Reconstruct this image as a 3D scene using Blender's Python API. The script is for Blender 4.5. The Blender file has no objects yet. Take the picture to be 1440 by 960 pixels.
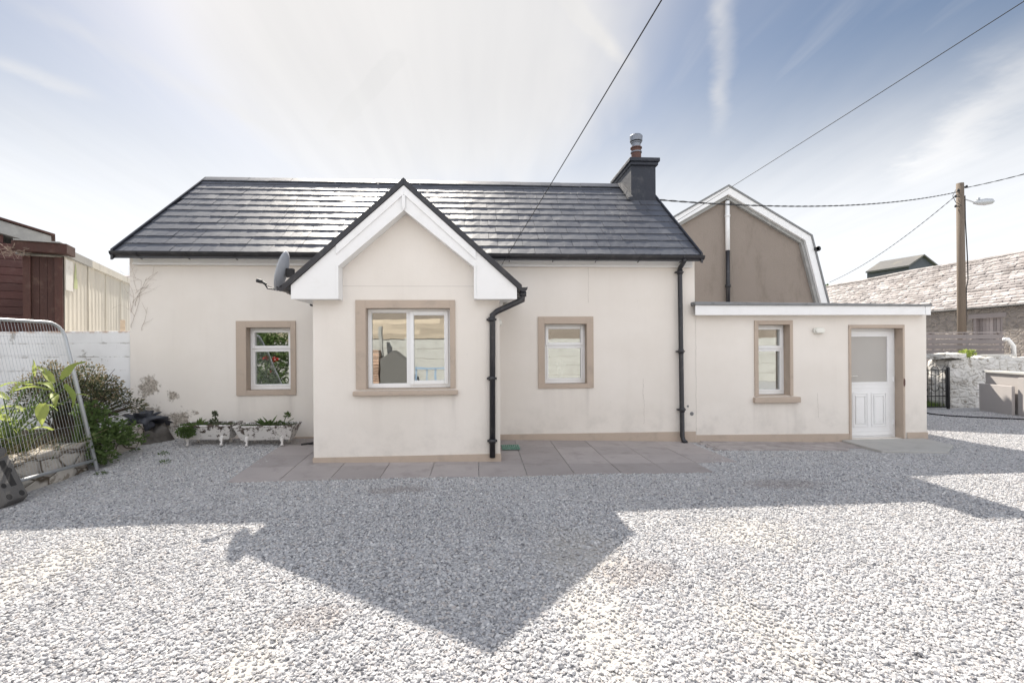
import bpy, math, random
import numpy as np
from mathutils import Vector, Matrix, noise as mnoise
random.seed(7); rng = np.random.default_rng(7)
R = math.radians
scene = bpy.context.scene
col = scene.collection

# ------------------------------------------------------------------ camera
F, YH, PSI, ROLL, H, D = 680.0, 490.0, R(4), R(-.4), 1.65, 8.4
cam = bpy.data.cameras.new('camera'); camo = bpy.data.objects.new('camera', cam); col.objects.link(camo)
cam.sensor_width = 36; cam.lens = 17; cam.sensor_fit = 'HORIZONTAL'
cam.shift_y = 10/1440; cam.clip_start = .05; cam.clip_end = 2000
camo.matrix_world = Matrix.Translation((0, -D, H)) @ Matrix.Rotation(-PSI, 4, 'Z') @ Matrix.Rotation(R(90), 4, 'X') @ Matrix.Rotation(ROLL, 4, 'Z')
scene.camera = camo

def ray(px, py):
    u = (px-720)/F; v = -(py-YH)/F
    c, s = math.cos(ROLL), math.sin(ROLL)
    a = u*c - v*s; b = u*s + v*c
    return a*math.cos(PSI)+math.sin(PSI), -a*math.sin(PSI)+math.cos(PSI), b
def PY(px, py, Y):
    x, y, z = ray(px, py); t = (Y+D)/y; return Vector((x*t, Y, H+z*t))
def PX(px, py, X):
    x, y, z = ray(px, py); t = X/x; return Vector((X, -D+y*t, H+z*t))
def PZ(px, py, Z=0.):
    x, y, z = ray(px, py); t = (Z-H)/z; return Vector((x*t, -D+y*t, Z))

def sstep(a, b, x):
    t = min(1, max(0, (x-a)/(b-a))); return t*t*(3-2*t)
def ground_z(x, y):
    w = max(-.11, min(.2, .065-.028*x))
    k = sstep(-3.0, -.2, y)
    z = w*k
    return z + .012*mnoise.noise(Vector((x*.7, y*.7, 0)))*sstep(-.3, -1.8, y)

# ------------------------------------------------------------------ materials
class NT:
    def __init__(s, tree): s.t = tree; s.n = tree.nodes; s.l = tree.links
    def new(s, typ, **kw):
        n = s.n.new(typ)
        for k, v in kw.items():
            if k in ('operation', 'blend_type', 'data_type', 'noise_dimensions', 'feature', 'distance', 'attribute_name', 'attribute_type', 'sky_type', 'wave_type', 'bands_direction', 'interpolation_type'): setattr(n, k, v)
        return n
    def set(s, sock, v):
        if hasattr(v, 'is_output') or isinstance(v, bpy.types.NodeSocket): s.l.new(v, sock)
        elif v is not None: sock.default_value = v
    def math(s, op, a, b=None, c=None, clamp=False):
        n = s.new('ShaderNodeMath', operation=op); n.use_clamp = clamp
        s.set(n.inputs[0], a)
        if b is not None: s.set(n.inputs[1], b)
        if c is not None: s.set(n.inputs[2], c)
        return n.outputs[0]
    def mix(s, f, a, b, blend='MIX'):
        n = s.new('ShaderNodeMix', data_type='RGBA', blend_type=blend)
        def c(v): return (*v, 1) if isinstance(v, tuple) and len(v) == 3 else v
        s.set(n.inputs['Factor'], f); s.set(n.inputs[6], c(a)); s.set(n.inputs[7], c(b)); return n.outputs[2]
    def noise(s, vec, scale, detail=4, rough=.55, dist=0.):
        n = s.new('ShaderNodeTexNoise'); s.set(n.inputs['Vector'], vec)
        n.inputs['Scale'].default_value = scale; n.inputs['Detail'].default_value = detail
        n.inputs['Roughness'].default_value = rough; n.inputs['Distortion'].default_value = dist; return n.outputs['Fac']
    def maprange(s, v, a, b, c=0., d=1., smooth=True):
        n = s.new('ShaderNodeMapRange', interpolation_type='SMOOTHSTEP' if smooth else 'LINEAR')
        s.set(n.inputs[0], v)
        for i, q in enumerate((a, b, c, d)): n.inputs[i+1].default_value = q
        return n.outputs[0]
    def vscale(s, vec, sc, rot=(0, 0, 0), loc=(0, 0, 0)):
        n = s.new('ShaderNodeMapping'); s.set(n.inputs['Vector'], vec)
        n.inputs['Scale'].default_value = sc; n.inputs['Rotation'].default_value = rot; n.inputs['Location'].default_value = loc; return n.outputs[0]
    def bump(s, h, strength, dist=.01, nrm=None):
        n = s.new('ShaderNodeBump'); s.set(n.inputs['Height'], h); n.inputs['Strength'].default_value = strength; n.inputs['Distance'].default_value = dist
        if nrm is not None: s.l.new(nrm, n.inputs['Normal'])
        return n.outputs[0]

def newmat(name):
    m = bpy.data.materials.new(name); m.use_nodes = True
    k = NT(m.node_tree); b = k.n['Principled BSDF']
    geo = k.new('ShaderNodeNewGeometry'); k.pos = geo.outputs['Position']; k.b = b
    return m, k, b
def mat(name, c, rough=.7, var=.12, vs=3., bs=60., bump=.15, bd=.004, metal=0., dirt=None, dirt_amt=.3, spec=.5, tint=0., streak=0., sc=(1, 1, 1)):
    """basic weathered material: two scales of colour noise, fine bump, optional dirt colour and per-face tint"""
    m, k, b = newmat(name)
    pos = k.vscale(k.pos, sc)
    n1 = k.noise(pos, vs, 5); n2 = k.noise(pos, bs, 3)
    f = k.math('MULTIPLY_ADD', n1, var*2, 1-var)
    f = k.math('MULTIPLY', f, k.math('MULTIPLY_ADD', n2, var, 1-var/2))
    if tint:
        a = k.new('ShaderNodeAttribute', attribute_name='tint')
        f = k.math('MULTIPLY', f, k.math('MULTIPLY_ADD', a.outputs['Fac'], tint*2, 1-tint))
    cc = k.mix(1., c, k.new('ShaderNodeCombineColor').outputs[0], 'MULTIPLY')
    comb = cc.node.inputs[7].links[0].from_node
    for i in range(3): k.set(comb.inputs[i], f)
    if dirt:
        dn = k.noise(k.vscale(k.pos, (1, 1, .35 if streak else 1)), vs*1.7, 6, .65)
        cc = k.mix(k.math('MULTIPLY', k.maprange(dn, .5, .72), dirt_amt), cc, dirt)
    k.l.new(cc, b.inputs['Base Color'])
    r = k.math('MULTIPLY_ADD', n1, .2, rough-.1, clamp=True); k.l.new(r, b.inputs['Roughness'])
    b.inputs['Metallic'].default_value = metal; b.inputs['Specular IOR Level'].default_value = spec
    if bump: k.l.new(k.bump(k.math('ADD', n2, k.math('MULTIPLY', n1, .6)), bump, bd), b.inputs['Normal'])
    return m

M = {}
YP0 = -1.5
def wall_material():
    m, k, b = newmat('cream_render')
    sep = k.new('ShaderNodeSeparateXYZ'); k.l.new(k.pos, sep.inputs[0]); X, Y, Z = sep.outputs
    n1 = k.noise(k.pos, 1.1, 5, .6); n2 = k.noise(k.pos, 45, 2); n3 = k.noise(k.vscale(k.pos, (5, 5, .5)), 1.4, 3)
    c = k.mix(k.maprange(n1, .3, .7), (.785, .738, .684), (.745, .696, .638))
    c = k.mix(k.math('MULTIPLY', k.maprange(n3, .5, .8), .09), c, (.58, .53, .48))
    # water marks below the window sills
    for (xa_, xb_, zt_, YY) in ((PY(498, 556, YP0).x, PY(644, 556, YP0).x, PY(560, 556, YP0).z, 1), (PY(1059, 566, 0).x, PY(1123, 566, 0).x, PY(1090, 566, 0).z, 0), (PY(333, 556, 0).x, PY(416, 556, 0).x, PY(370, 556, 0).z, 0), (PY(757, 546, 0).x, PY(834, 546, 0).x, PY(790, 546, 0).z, 0)):
        ins_ = k.math('MULTIPLY', k.math('MULTIPLY', k.maprange(X, xa_-.04, xa_+.04), k.maprange(X, xb_+.04, xb_-.04)), k.math('MULTIPLY', k.maprange(Z, zt_-.75, zt_), k.math('LESS_THAN', Z, zt_)))
        ends = k.math('ADD', k.math('MULTIPLY', k.maprange(k.math('ABSOLUTE', k.math('SUBTRACT', X, xa_+.03)), .12, 0), .7), k.math('MULTIPLY', k.maprange(k.math('ABSOLUTE', k.math('SUBTRACT', X, xb_-.05)), .12, 0), .9))
        st_ = k.math('MULTIPLY', ins_, k.math('MULTIPLY', k.math('ADD', ends, .25), k.maprange(n3, .35, .7)))
        st_ = k.math('MULTIPLY', st_, k.math('LESS_THAN', Y, -1.) if YY else k.math('GREATER_THAN', Y, -1.))
        c = k.mix(k.math('MULTIPLY', st_, .5), c, (.50, .46, .42))
    # faint rising damp / splash near the base
    low = k.maprange(Z, .9, .15)
    c = k.mix(k.math('MULTIPLY', k.math('MULTIPLY', low, k.maprange(k.noise(k.pos, 3.2, 6, .65), .42, .7)), .35), c, (.50, .47, .43))
    # peeling mould patches in the far left corner
    patch = None
    for (px, py, r) in ((207, 545, .26), (212, 575, .28), (243, 556, .15), (255, 590, .28), (225, 600, .3), (200, 590, .3), (276, 581, .08)):
        p = PY(px, py, 0)
        dx = k.math('SUBTRACT', X, p.x); dz = k.math('SUBTRACT', Z, p.z)
        dd = k.math('SQRT', k.math('ADD', k.math('MULTIPLY', dx, dx), k.math('MULTIPLY', dz, dz)))
        q = k.math('SUBTRACT', 1., k.math('DIVIDE', dd, r))
        patch = q if patch is None else k.math('MAXIMUM', patch, q)
    pn = k.math('MULTIPLY_ADD', k.noise(k.pos, 3.2, 7, .75), .8, k.math('MULTIPLY', k.noise(k.pos, 22, 4, .7), .25)); pn = k.math('SUBTRACT', pn, .03)
    msk = k.maprange(k.math('ADD', patch, k.math('MULTIPLY', k.math('SUBTRACT', pn, .5), 5.)), .30, .7)
    msk = k.math('MULTIPLY', msk, k.maprange(patch, -.7, .3))
    c = k.mix(k.math('MULTIPLY', msk, .8), c, k.mix(k.maprange(k.noise(k.pos, 26, 6, .75), .4, .62), (.10, .08, .06), (.48, .42, .35)))
    # hairline cracks
    cr = None
    for (xa, za, zb, amp) in ((PY(827, 390, 0).x, 2.45, 3.2, .02), (PY(568, 390, YP0).x+.3, 9, 10, .02), (PY(905, 560, 0).x, .3, 1.1, .03), (PY(1150, 560, 0).x, .35, .8, .02), (PY(977, 500, 0).x+.02, -.2, 2.25, .012)):
        wob = k.math('MULTIPLY', k.math('SUBTRACT', k.noise(k.pos, 4, 5, .7), .5), amp*4)
        q = k.math('ABSOLUTE', k.math('SUBTRACT', k.math('ADD', X, wob), xa))
        q = k.math('MULTIPLY', k.maprange(q, .007, .001), k.math('MULTIPLY', k.math('GREATER_THAN', Z, za), k.math('LESS_THAN', Z, zb)))
        cr = q if cr is None else k.math('MAXIMUM', cr, q)
    c = k.mix(k.math('MULTIPLY', cr, .3), c, (.25, .22, .19))
    jl = k.math('MULTIPLY', k.maprange(k.math('ABSOLUTE', k.math('SUBTRACT', Z, PY(568, 402.3, YP0).z)), .007, .001), k.math('LESS_THAN', Y, -1.))
    c = k.mix(k.math('MULTIPLY', jl, .35), c, (.3, .27, .24))
    # small scuffs
    sp = k.maprange(k.noise(k.vscale(k.pos, (3, 3, 1.2)), 5.5, 3, .5), .74, .78)
    c = k.mix(k.math('MULTIPLY', sp, .22), c, (.48, .44, .4))
    k.l.new(c, b.inputs['Base Color']); b.inputs['Roughness'].default_value = .85; b.inputs['Specular IOR Level'].default_value = .25
    hb = k.math('ADD', k.math('MULTIPLY', n2, .25), k.math('MULTIPLY', n1, 1.2)); hb = k.math('SUBTRACT', hb, k.math('MULTIPLY', msk, .35)); hb = k.math('SUBTRACT', hb, cr)
    k.l.new(k.bump(hb, .35, .012), b.inputs['Normal']); return m
M['wall'] = wall_material()
M['sand'] = mat('sand_trim_paint', (.47, .385, .315), .8, .08, 2.5, 60, .2, dirt=(.3, .26, .22), dirt_amt=.35)
M['upvc'] = mat('white_upvc', (.82, .82, .82), .32, .03, 2, 50, .02, dirt=(.6, .58, .54), dirt_amt=.15)
M['upvc_old'] = mat('weathered_white_board', (.74, .73, .70), .5, .07, 3, 40, .08, dirt=(.42, .39, .33), dirt_amt=.5)
M['gutter'] = mat('black_gutter_plastic', (.022, .022, .027), .35, .2, 4, 60, .05, dirt=(.12, .115, .11), dirt_amt=.3)
M['felt'] = mat('grey_roof_edge', (.22, .225, .23), .8, .2, 6, 90, .3, dirt=(.1, .1, .1), dirt_amt=.5)
M['blackpaint'] = mat('dark_chimney_paint', (.016, .020, .032), .6, .25, 3, 25, .6, .02, dirt=(.09, .09, .095), dirt_amt=.4)
M['terracotta'] = mat('terracotta', (.11, .055, .045), .8, .2, 9, 60, .3, dirt=(.05, .04, .04), dirt_amt=.9)
M['steel'] = mat('dull_steel', (.22, .24, .28), .5, .2, 6, 50, .1, metal=.4, dirt=(.2, .18, .16), dirt_amt=.4)
M['galv'] = mat('galvanised_steel', (.5, .52, .54), .5, .12, 8, 60, .1, metal=.45)
M['dishgrey'] = mat('dish_grey', (.46, .48, .51), .5, .08, 4, 60, .05)
M['blackmetal'] = mat('black_metal', (.02, .02, .022), .5, .2, 8, 60, .1)
M['cable'] = mat('cable_black', (.02, .02, .022), .6, .1, 8, 60, 0)
M['handle'] = mat('handle_metal', (.7, .68, .62), .25, .05, 5, 50, 0, metal=.8)
M['lampwhite'] = mat('lamp_plastic', (.75, .74, .68), .4, .05, 5, 50, 0)
M['wood'] = mat('rough_timber', (.50, .42, .33), .8, .3, 2, 30, .4, .01, tint=.25, sc=(.4, .4, 6))
M['pole'] = mat('weathered_pole', (.165, .13, .10), .85, .25, 5, 20, .5, .01, sc=(6, 6, .4))
M['greywood'] = mat('grey_boards', (.31, .275, .27), .85, .2, 2.5, 30, .4, .01, tint=.32, sc=(.4, .4, 8))
M['maroon'] = mat('maroon_cladding', (.085, .03, .026), .6, .25, 2.5, 40, .25, .006, tint=.12, dirt=(.16, .1, .09), dirt_amt=.35)
M['brownwood'] = mat('dark_stained_wood', (.06, .024, .018), .75, .35, 3, 30, .4, .01, tint=.2, sc=(5, 5, .5), dirt=(.2, .14, .11), dirt_amt=.3)
M['greyboard'] = mat('old_grey_fascia', (.33, .33, .32), .8, .2, 3, 40, .3, dirt=(.5, .5, .48), dirt_amt=.5)
M['panel'] = mat('cream_corrugated', (.60, .575, .51), .65, .16, 1.8, 30, .1, dirt=(.36, .34, .3), dirt_amt=.45, streak=1, sc=(3, 3, .35))
M['concrete'] = mat('concrete_panel', (.48, .475, .455), .85, .12, 2, 40, .25, dirt=(.3, .29, .26), dirt_amt=.4)
M['render_grey'] = mat('grey_cement_render', (.45, .42, .405), .85, .1, 1.5, 60, .25)
M['pebbledash'] = mat('pebbledash', (.29, .245, .21), .95, .12, .8, 55, .9, .02, dirt=(.15, .125, .1), dirt_amt=.5, streak=1)
M['rubber'] = mat('recycled_rubber', (.13, .125, .12), .85, .25, 8, 90, .6, .006)
M['soil'] = mat('soil', (.07, .05, .035), .95, .35, 12, 60, .9, .03, dirt=(.05, .08, .02), dirt_amt=.5)
M['slab'] = mat('paving_slab', (.36, .325, .315), .85, .14, 2.2, 90, .3, .004, tint=.12, dirt=(.24, .215, .205), dirt_amt=.6)
M['step'] = mat('step_concrete', (.42, .41, .39), .85, .12, 2.2, 90, .3, .004, dirt=(.25, .24, .22), dirt_amt=.4)
M['stem'] = mat('plant_stem', (.10, .15, .04), .7, .2, 9, 40, 0)
M['bark'] = mat('bark', (.13, .1, .075), .9, .3, 9, 40, .4)
M['vine'] = mat('dry_vine', (.32, .25, .2), .9, .3, 15, 40, 0)
M['tarp'] = mat('dark_plastic_sheet', (.05, .055, .07), .45, .3, 4, 20, .4, .02)
M['blue'] = mat('blue_paint', (.25, .36, .50), .5, .2, 4, 40, .1)
M['brick'] = mat('red_brick', (.42, .28, .21), .85, .2, 5, 50, .4, .01, tint=.3)
M['paper'] = mat('torn_paper', (.45, .5, .28), .8, .3, 9, 40, 0)
M['red'] = mat('red_petals', (.6, .02, .02), .6, .2, 9, 40, 0)
M['greenplastic'] = mat('green_plastic_grate', (.12, .26, .2), .6, .3, 14, 60, .3, dirt=(.45, .5, .46), dirt_amt=.8)

def slate_roof():
    m, k, b = newmat('blue_black_tiles')
    a = k.new('ShaderNodeAttribute', attribute_name='tint').outputs['Fac']
    n1 = k.noise(k.pos, 2.2, 6, .6); n2 = k.noise(k.vscale(k.pos, (1, 3, 3)), 9, 5, .6); n3 = k.noise(k.pos, 120, 2)
    c = k.mix(a, (.072, .078, .096), (.098, .104, .122))
    c = k.mix(k.math('MULTIPLY', k.maprange(n2, .5, .75), .6), c, (.17, .17, .175))
    k.l.new(c, b.inputs['Base Color'])
    r = k.math('MULTIPLY_ADD', n2, .2, .36); r = k.math('MULTIPLY_ADD', a, .05, r); k.l.new(r, b.inputs['Roughness'])
    b.inputs['Specular IOR Level'].default_value = .6
    k.l.new(k.bump(k.math('ADD', k.math('MULTIPLY', n2, .7), k.math('MULTIPLY', n3, .08)), .35, .012), b.inputs['Normal']); return m
M['tiles'] = slate_roof()
M['oldslate'] = mat('pale_old_slates', (.37, .34, .33), .7, .18, .5, 14, .6, .03, tint=.3, dirt=(.23, .19, .17), dirt_amt=.6)
def stone_mat(name, c1, c2, mort, scale, whit=0., full=False):
    m, k, b = newmat(name)
    pos = k.vscale(k.pos, (1, 1, 1.6))
    w = k.new('ShaderNodeVectorMath'); w.operation = 'ADD'
    nz = k.new('ShaderNodeTexNoise'); k.l.new(k.pos, nz.inputs[0]); nz.inputs['Scale'].default_value = 3.
    sc = k.new('ShaderNodeVectorMath'); sc.operation = 'SCALE'; k.l.new(nz.outputs['Color'], sc.inputs[0]); sc.inputs['Scale'].default_value = .25
    k.l.new(pos, w.inputs[0]); k.l.new(sc.outputs[0], w.inputs[1])
    v = k.new('ShaderNodeTexVoronoi', feature='F1'); k.l.new(w.outputs[0], v.inputs['Vector']); v.inputs['Scale'].default_value = scale
    e = k.new('ShaderNodeTexVoronoi', feature='DISTANCE_TO_EDGE'); k.l.new(w.outputs[0], e.inputs['Vector']); e.inputs['Scale'].default_value = scale
    rnd = k.new('ShaderNodeSeparateColor'); k.l.new(v.outputs['Color'], rnd.inputs[0])
    n = k.noise(k.pos, 25, 6, .65); n0 = k.noise(k.pos, 2.5, 5)
    c = k.mix(rnd.outputs[0], c1, c2); c = k.mix(k.math('MULTIPLY', n, .5), c, tuple(x*.55 for x in c1))
    edge = k.maprange(e.outputs['Distance'], .0, .07, 1., 0.)
    if whit:
        c = k.mix(k.math('MULTIPLY', k.maprange(k.noise(k.pos, 6, 7, .7), .53, .62), whit), c, (.27, .24, .2))
        if not full: edge = k.math('MULTIPLY', edge, k.math('MULTIPLY', k.maprange(n0, .45, .68), k.maprange(n, .35, .6)))
    c = k.mix(edge, c, mort)
    k.l.new(c, b.inputs['Base Color']); b.inputs['Roughness'].default_value = .9; b.inputs['Specular IOR Level'].default_value = .2
    h = k.math('ADD', k.math('MULTIPLY', k.maprange(e.outputs['Distance'], 0, .2), 1.), k.math('MULTIPLY', n, .5))
    k.l.new(k.bump(h, .8, .03), b.inputs['Normal']); return m
M['rubble'] = stone_mat('rubble_stone', (.38, .34, .31), (.22, .2, .19), (.32, .28, .24), 4.5)
M['whitestone'] = stone_mat('whitewashed_stone', (.74, .72, .69), (.68, .66, .62), (.42, .39, .34), 3.6, .8)

M['planterstone'] = stone_mat('planter_stone', (.60, .57, .52), (.45, .40, .35), (.10, .08, .06), 3.4, 1., True)
def block_wall_mat():
    m, k, b = newmat('whitewashed_block')
    sep = k.new('ShaderNodeSeparateXYZ'); k.l.new(k.pos, sep.inputs[0])
    cmb = k.new('ShaderNodeCombineXYZ'); k.l.new(sep.outputs[0], cmb.inputs[0]); k.l.new(sep.outputs[2], cmb.inputs[1])
    br = k.new('ShaderNodeTexBrick'); k.l.new(cmb.outputs[0], br.inputs['Vector'])
    br.inputs['Scale'].default_value = 1; br.inputs['Brick Width'].default_value = .46; br.inputs['Row Height'].default_value = .225; br.inputs['Mortar Size'].default_value = .008
    br.inputs['Mortar Smooth'].default_value = .6
    n = k.noise(k.pos, 5, 6, .7); n2 = k.noise(k.pos, 40, 3)
    rowf = k.math('ABSOLUTE', k.math('SUBTRACT', k.math('FRACT', k.math('DIVIDE', k.math('ADD', sep.outputs[2], k.math('MULTIPLY', n, .03)), .225)), .5))
    class BR: outputs = {'Fac': k.math('MAXIMUM', k.maprange(rowf, .455, .5), k.math('MULTIPLY', br.outputs['Fac'], .3))}
    br = BR
    flake = k.maprange(k.math('ADD', n, k.math('MULTIPLY', br.outputs['Fac'], .12)), .61, .68)
    c = k.mix(k.maprange(k.noise(k.pos, 1.3, 5), .35, .7), (.76, .76, .76), (.66, .66, .655))
    c = k.mix(k.math('MULTIPLY', k.math('MULTIPLY', br.outputs['Fac'], k.maprange(n, .42, .6)), .55), c, (.42, .41, .4))
    c = k.mix(k.math('MULTIPLY', flake, .65), c, (.23, .205, .17))
    top = k.maprange(sep.outputs[2], 1.93, 1.99); c = k.mix(k.math('MULTIPLY', top, k.maprange(n, .4, .6)), c, (.35, .22, .14))
    k.l.new(c, b.inputs['Base Color']); b.inputs['Roughness'].default_value = .85
    k.l.new(k.bump(k.math('SUBTRACT', k.math('MULTIPLY', n2, .3), k.math('ADD', k.math('MULTIPLY', br.outputs['Fac'], .25), flake)), .5, .012), b.inputs['Normal']); return m
M['block'] = block_wall_mat()
def peel_mat():
    m, k, b = newmat('peeling_white_iron')
    n = k.noise(k.pos, 13, 8, .75); sep = k.new('ShaderNodeSeparateXYZ'); k.l.new(k.pos, sep.inputs[0])
    hi = k.maprange(sep.outputs[2], .2, .5, -.08, .05, False)
    f = k.maprange(k.math('ADD', n, hi), .53, .56)
    c = k.mix(f, (.68, .66, .64), k.mix(k.noise(k.pos, 40, 4), (.03, .025, .022), (.12, .085, .065)))
    k.l.new(c, b.inputs['Base Color']); b.inputs['Roughness'].default_value = .7
    k.l.new(k.bump(f, -.6, .005), b.inputs['Normal']); return m
M['peel'] = peel_mat()
def glass(name, fac, tintc, rough=.0):
    m, k, b = newmat(name); k.n.remove(b)
    g = k.new('ShaderNodeBsdfGlossy'); g.inputs['Roughness'].default_value = rough; g.inputs['Color'].default_value = (.93, .96, .96, 1)
    t = k.new('ShaderNodeBsdfTransparent'); t.inputs['Color'].default_value = (*tintc, 1)
    fr = k.new('ShaderNodeFresnel'); fr.inputs['IOR'].default_value = 1.5
    f = k.math('MULTIPLY_ADD', fr.outputs[0], .6, fac, clamp=True)
    wob = k.noise(k.pos, 1.7, 2); bp = k.bump(wob, .12, .01); k.l.new(bp, g.inputs['Normal'])
    mx = k.new('ShaderNodeMixShader'); k.l.new(f, mx.inputs[0]); k.l.new(t.outputs[0], mx.inputs[1]); k.l.new(g.outputs[0], mx.inputs[2])
    k.l.new(mx.outputs[0], k.n['Material Output'].inputs['Surface']); return m
M['glass'] = glass('window_glass', .36, (.75, .78, .77))
M['frosted'] = mat('frosted_glass', (.42, .40, .375), .35, .06, 2, 140, .4, .002)
def leafmat(name, c1, c2, tr=.35):
    m, k, b = newmat(name)
    a = k.new('ShaderNodeAttribute', attribute_name='tint').outputs['Fac']
    c = k.mix(a, c1, c2); c = k.mix(k.math('MULTIPLY', k.noise(k.pos, 30, 3), .4), c, tuple(x*.6 for x in c1))
    k.l.new(c, b.inputs['Base Color']); b.inputs['Roughness'].default_value = .55; b.inputs['Specular IOR Level'].default_value = .35
    t = k.new('ShaderNodeBsdfTranslucent'); k.l.new(c, t.inputs['Color'])
    mx = k.new('ShaderNodeMixShader'); mx.inputs[0].default_value = tr
    k.l.new(b.outputs[0], mx.inputs[1]); k.l.new(t.outputs[0], mx.inputs[2]); k.l.new(mx.outputs[0], k.n['Material Output'].inputs['Surface']); return m
M['leaf'] = leafmat('green_leaf', (.07, .12, .035), (.17, .24, .08))
M['darkleaf'] = leafmat('dark_leaf', (.06, .085, .045), (.16, .18, .10), .25)
M['brownleaf'] = leafmat('brown_leaf', (.24, .19, .11), (.46, .38, .23), .25)
M['lily'] = leafmat('lime_leaf', (.24, .33, .08), (.52, .58, .17), .5)
M['straw'] = leafmat('dry_stalks', (.28, .22, .13), (.42, .35, .22), .2)

def pebble_color(k, a):
    r = k.new('ShaderNodeValToRGB'); k.l.new(a, r.inputs[0]); e = r.color_ramp.elements
    cols = [(0, (.16, .16, .172)), (.08, (.29, .29, .305)), (.25, (.42, .42, .435)), (.5, (.50, .50, .51)), (.7, (.565, .56, .56)), (.8, (.50, .455, .43)), (.88, (.62, .61, .60)), (1, (.74, .73, .72))]
    e[0].position, e[0].color = 0, (*cols[0][1], 1); e[1].position, e[1].color = 1, (*cols[-1][1], 1)
    for p, c in cols[1:-1]: q = e.new(p); q.color = (*c, 1)
    return r.outputs[0]
def stain_field(k):
    """patches of trodden fines (beige) and of darker brown stones, positions as in the yard"""
    sep = k.new('ShaderNodeSeparateXYZ'); k.l.new(k.pos, sep.inputs[0])
    res = []
    for spots in (((840, 870, .35, 1.2), (1080, 890, .3, .8), (820, 780, .5, .9), (340, 945, .25, .6), (60, 800, .5, .9), (1060, 750, .7, .6)), ((1100, 681, .75, .32), (890, 805, .45, .35), (440, 870, .3, .25), (560, 690, .6, .2))):
        f = None
        for (px, py, rx, ry) in spots:
            p = PZ(px, py, 0)
            dx = k.math('DIVIDE', k.math('SUBTRACT', sep.outputs[0], p.x), rx); dy = k.math('DIVIDE', k.math('SUBTRACT', sep.outputs[1], p.y), ry)
            q = k.math('SUBTRACT', 1., k.math('ADD', k.math('MULTIPLY', dx, dx), k.math('MULTIPLY', dy, dy)), clamp=True)
            f = q if f is None else k.math('MAXIMUM', f, q)
        n = k.noise(k.pos, 5, 6, .7)
        res.append(k.maprange(k.math('ADD', f, k.math('MULTIPLY', k.math('SUBTRACT', n, .5), 1.2)), .3, .9))
    return res
def gravel_ground():
    m, k, b = newmat('gravel_ground')
    c = None; hs = None
    v = k.new('ShaderNodeTexVoronoi', feature='F1'); k.l.new(k.vscale(k.pos, (1, 1.25, 1)), v.inputs['Vector']); v.inputs['Scale'].default_value = 52
    s = k.new('ShaderNodeSeparateColor'); k.l.new(v.outputs['Color'], s.inputs[0])
    c = pebble_color(k, s.outputs[0])
    gap = k.maprange(v.outputs['Distance'], .35, .75)
    c = k.mix(k.math('MULTIPLY', gap, .45), c, (.28, .275, .275))
    sand, brown = stain_field(k)
    c = k.mix(k.math('MULTIPLY', sand, .8), c, (.50, .475, .44)); c = k.mix(k.math('MULTIPLY', brown, .5), c, (.30, .26, .24))
    sep = k.new('ShaderNodeSeparateXYZ'); k.l.new(k.pos, sep.inputs[0])
    far = k.math('MAXIMUM', k.maprange(sep.outputs[1], 20, 26), k.maprange(k.math('ABSOLUTE', sep.outputs[0]), 26, 32))
    far = k.math('MAXIMUM', far, k.maprange(sep.outputs[1], -22, -26))
    c = k.mix(far, c, k.mix(k.noise(k.pos, 1.5, 6), (.05, .09, .025), (.12, .14, .05)))
    k.l.new(c, b.inputs['Base Color']); b.inputs['Roughness'].default_value = .85; b.inputs['Specular IOR Level'].default_value = .25
    k.l.new(k.bump(k.math('SUBTRACT', 1., v.outputs['Distance']), .8, .012), b.inputs['Normal']); return m
def pebble_mat():
    m, k, b = newmat('gravel_stone')
    a = k.new('ShaderNodeAttribute', attribute_name='shade', attribute_type='INSTANCER').outputs['Fac']
    c = pebble_color(k, a)
    sand, brown = stain_field(k)
    c = k.mix(k.math('MULTIPLY', brown, .4), c, (.32, .28, .265)); c = k.mix(k.math('MULTIPLY', sand, .25), c, (.58, .555, .52))
    c = k.mix(k.math('MULTIPLY', k.noise(k.pos, 90, 2), .15), c, (.3, .3, .3)); c = k.mix(k.math('MULTIPLY', k.maprange(k.noise(k.pos, .9, 4, .6), .35, .7), .22), c, (.42, .41, .41))
    k.l.new(c, b.inputs['Base Color']); b.inputs['Roughness'].default_value = .7; b.inputs['Specular IOR Level'].default_value = .3
    return m
M['ground'] = gravel_ground(); M['pebble'] = pebble_mat()
M['grass'] = leafmat('grass_blades', (.12, .2, .04), (.28, .36, .09), .3)

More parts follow.
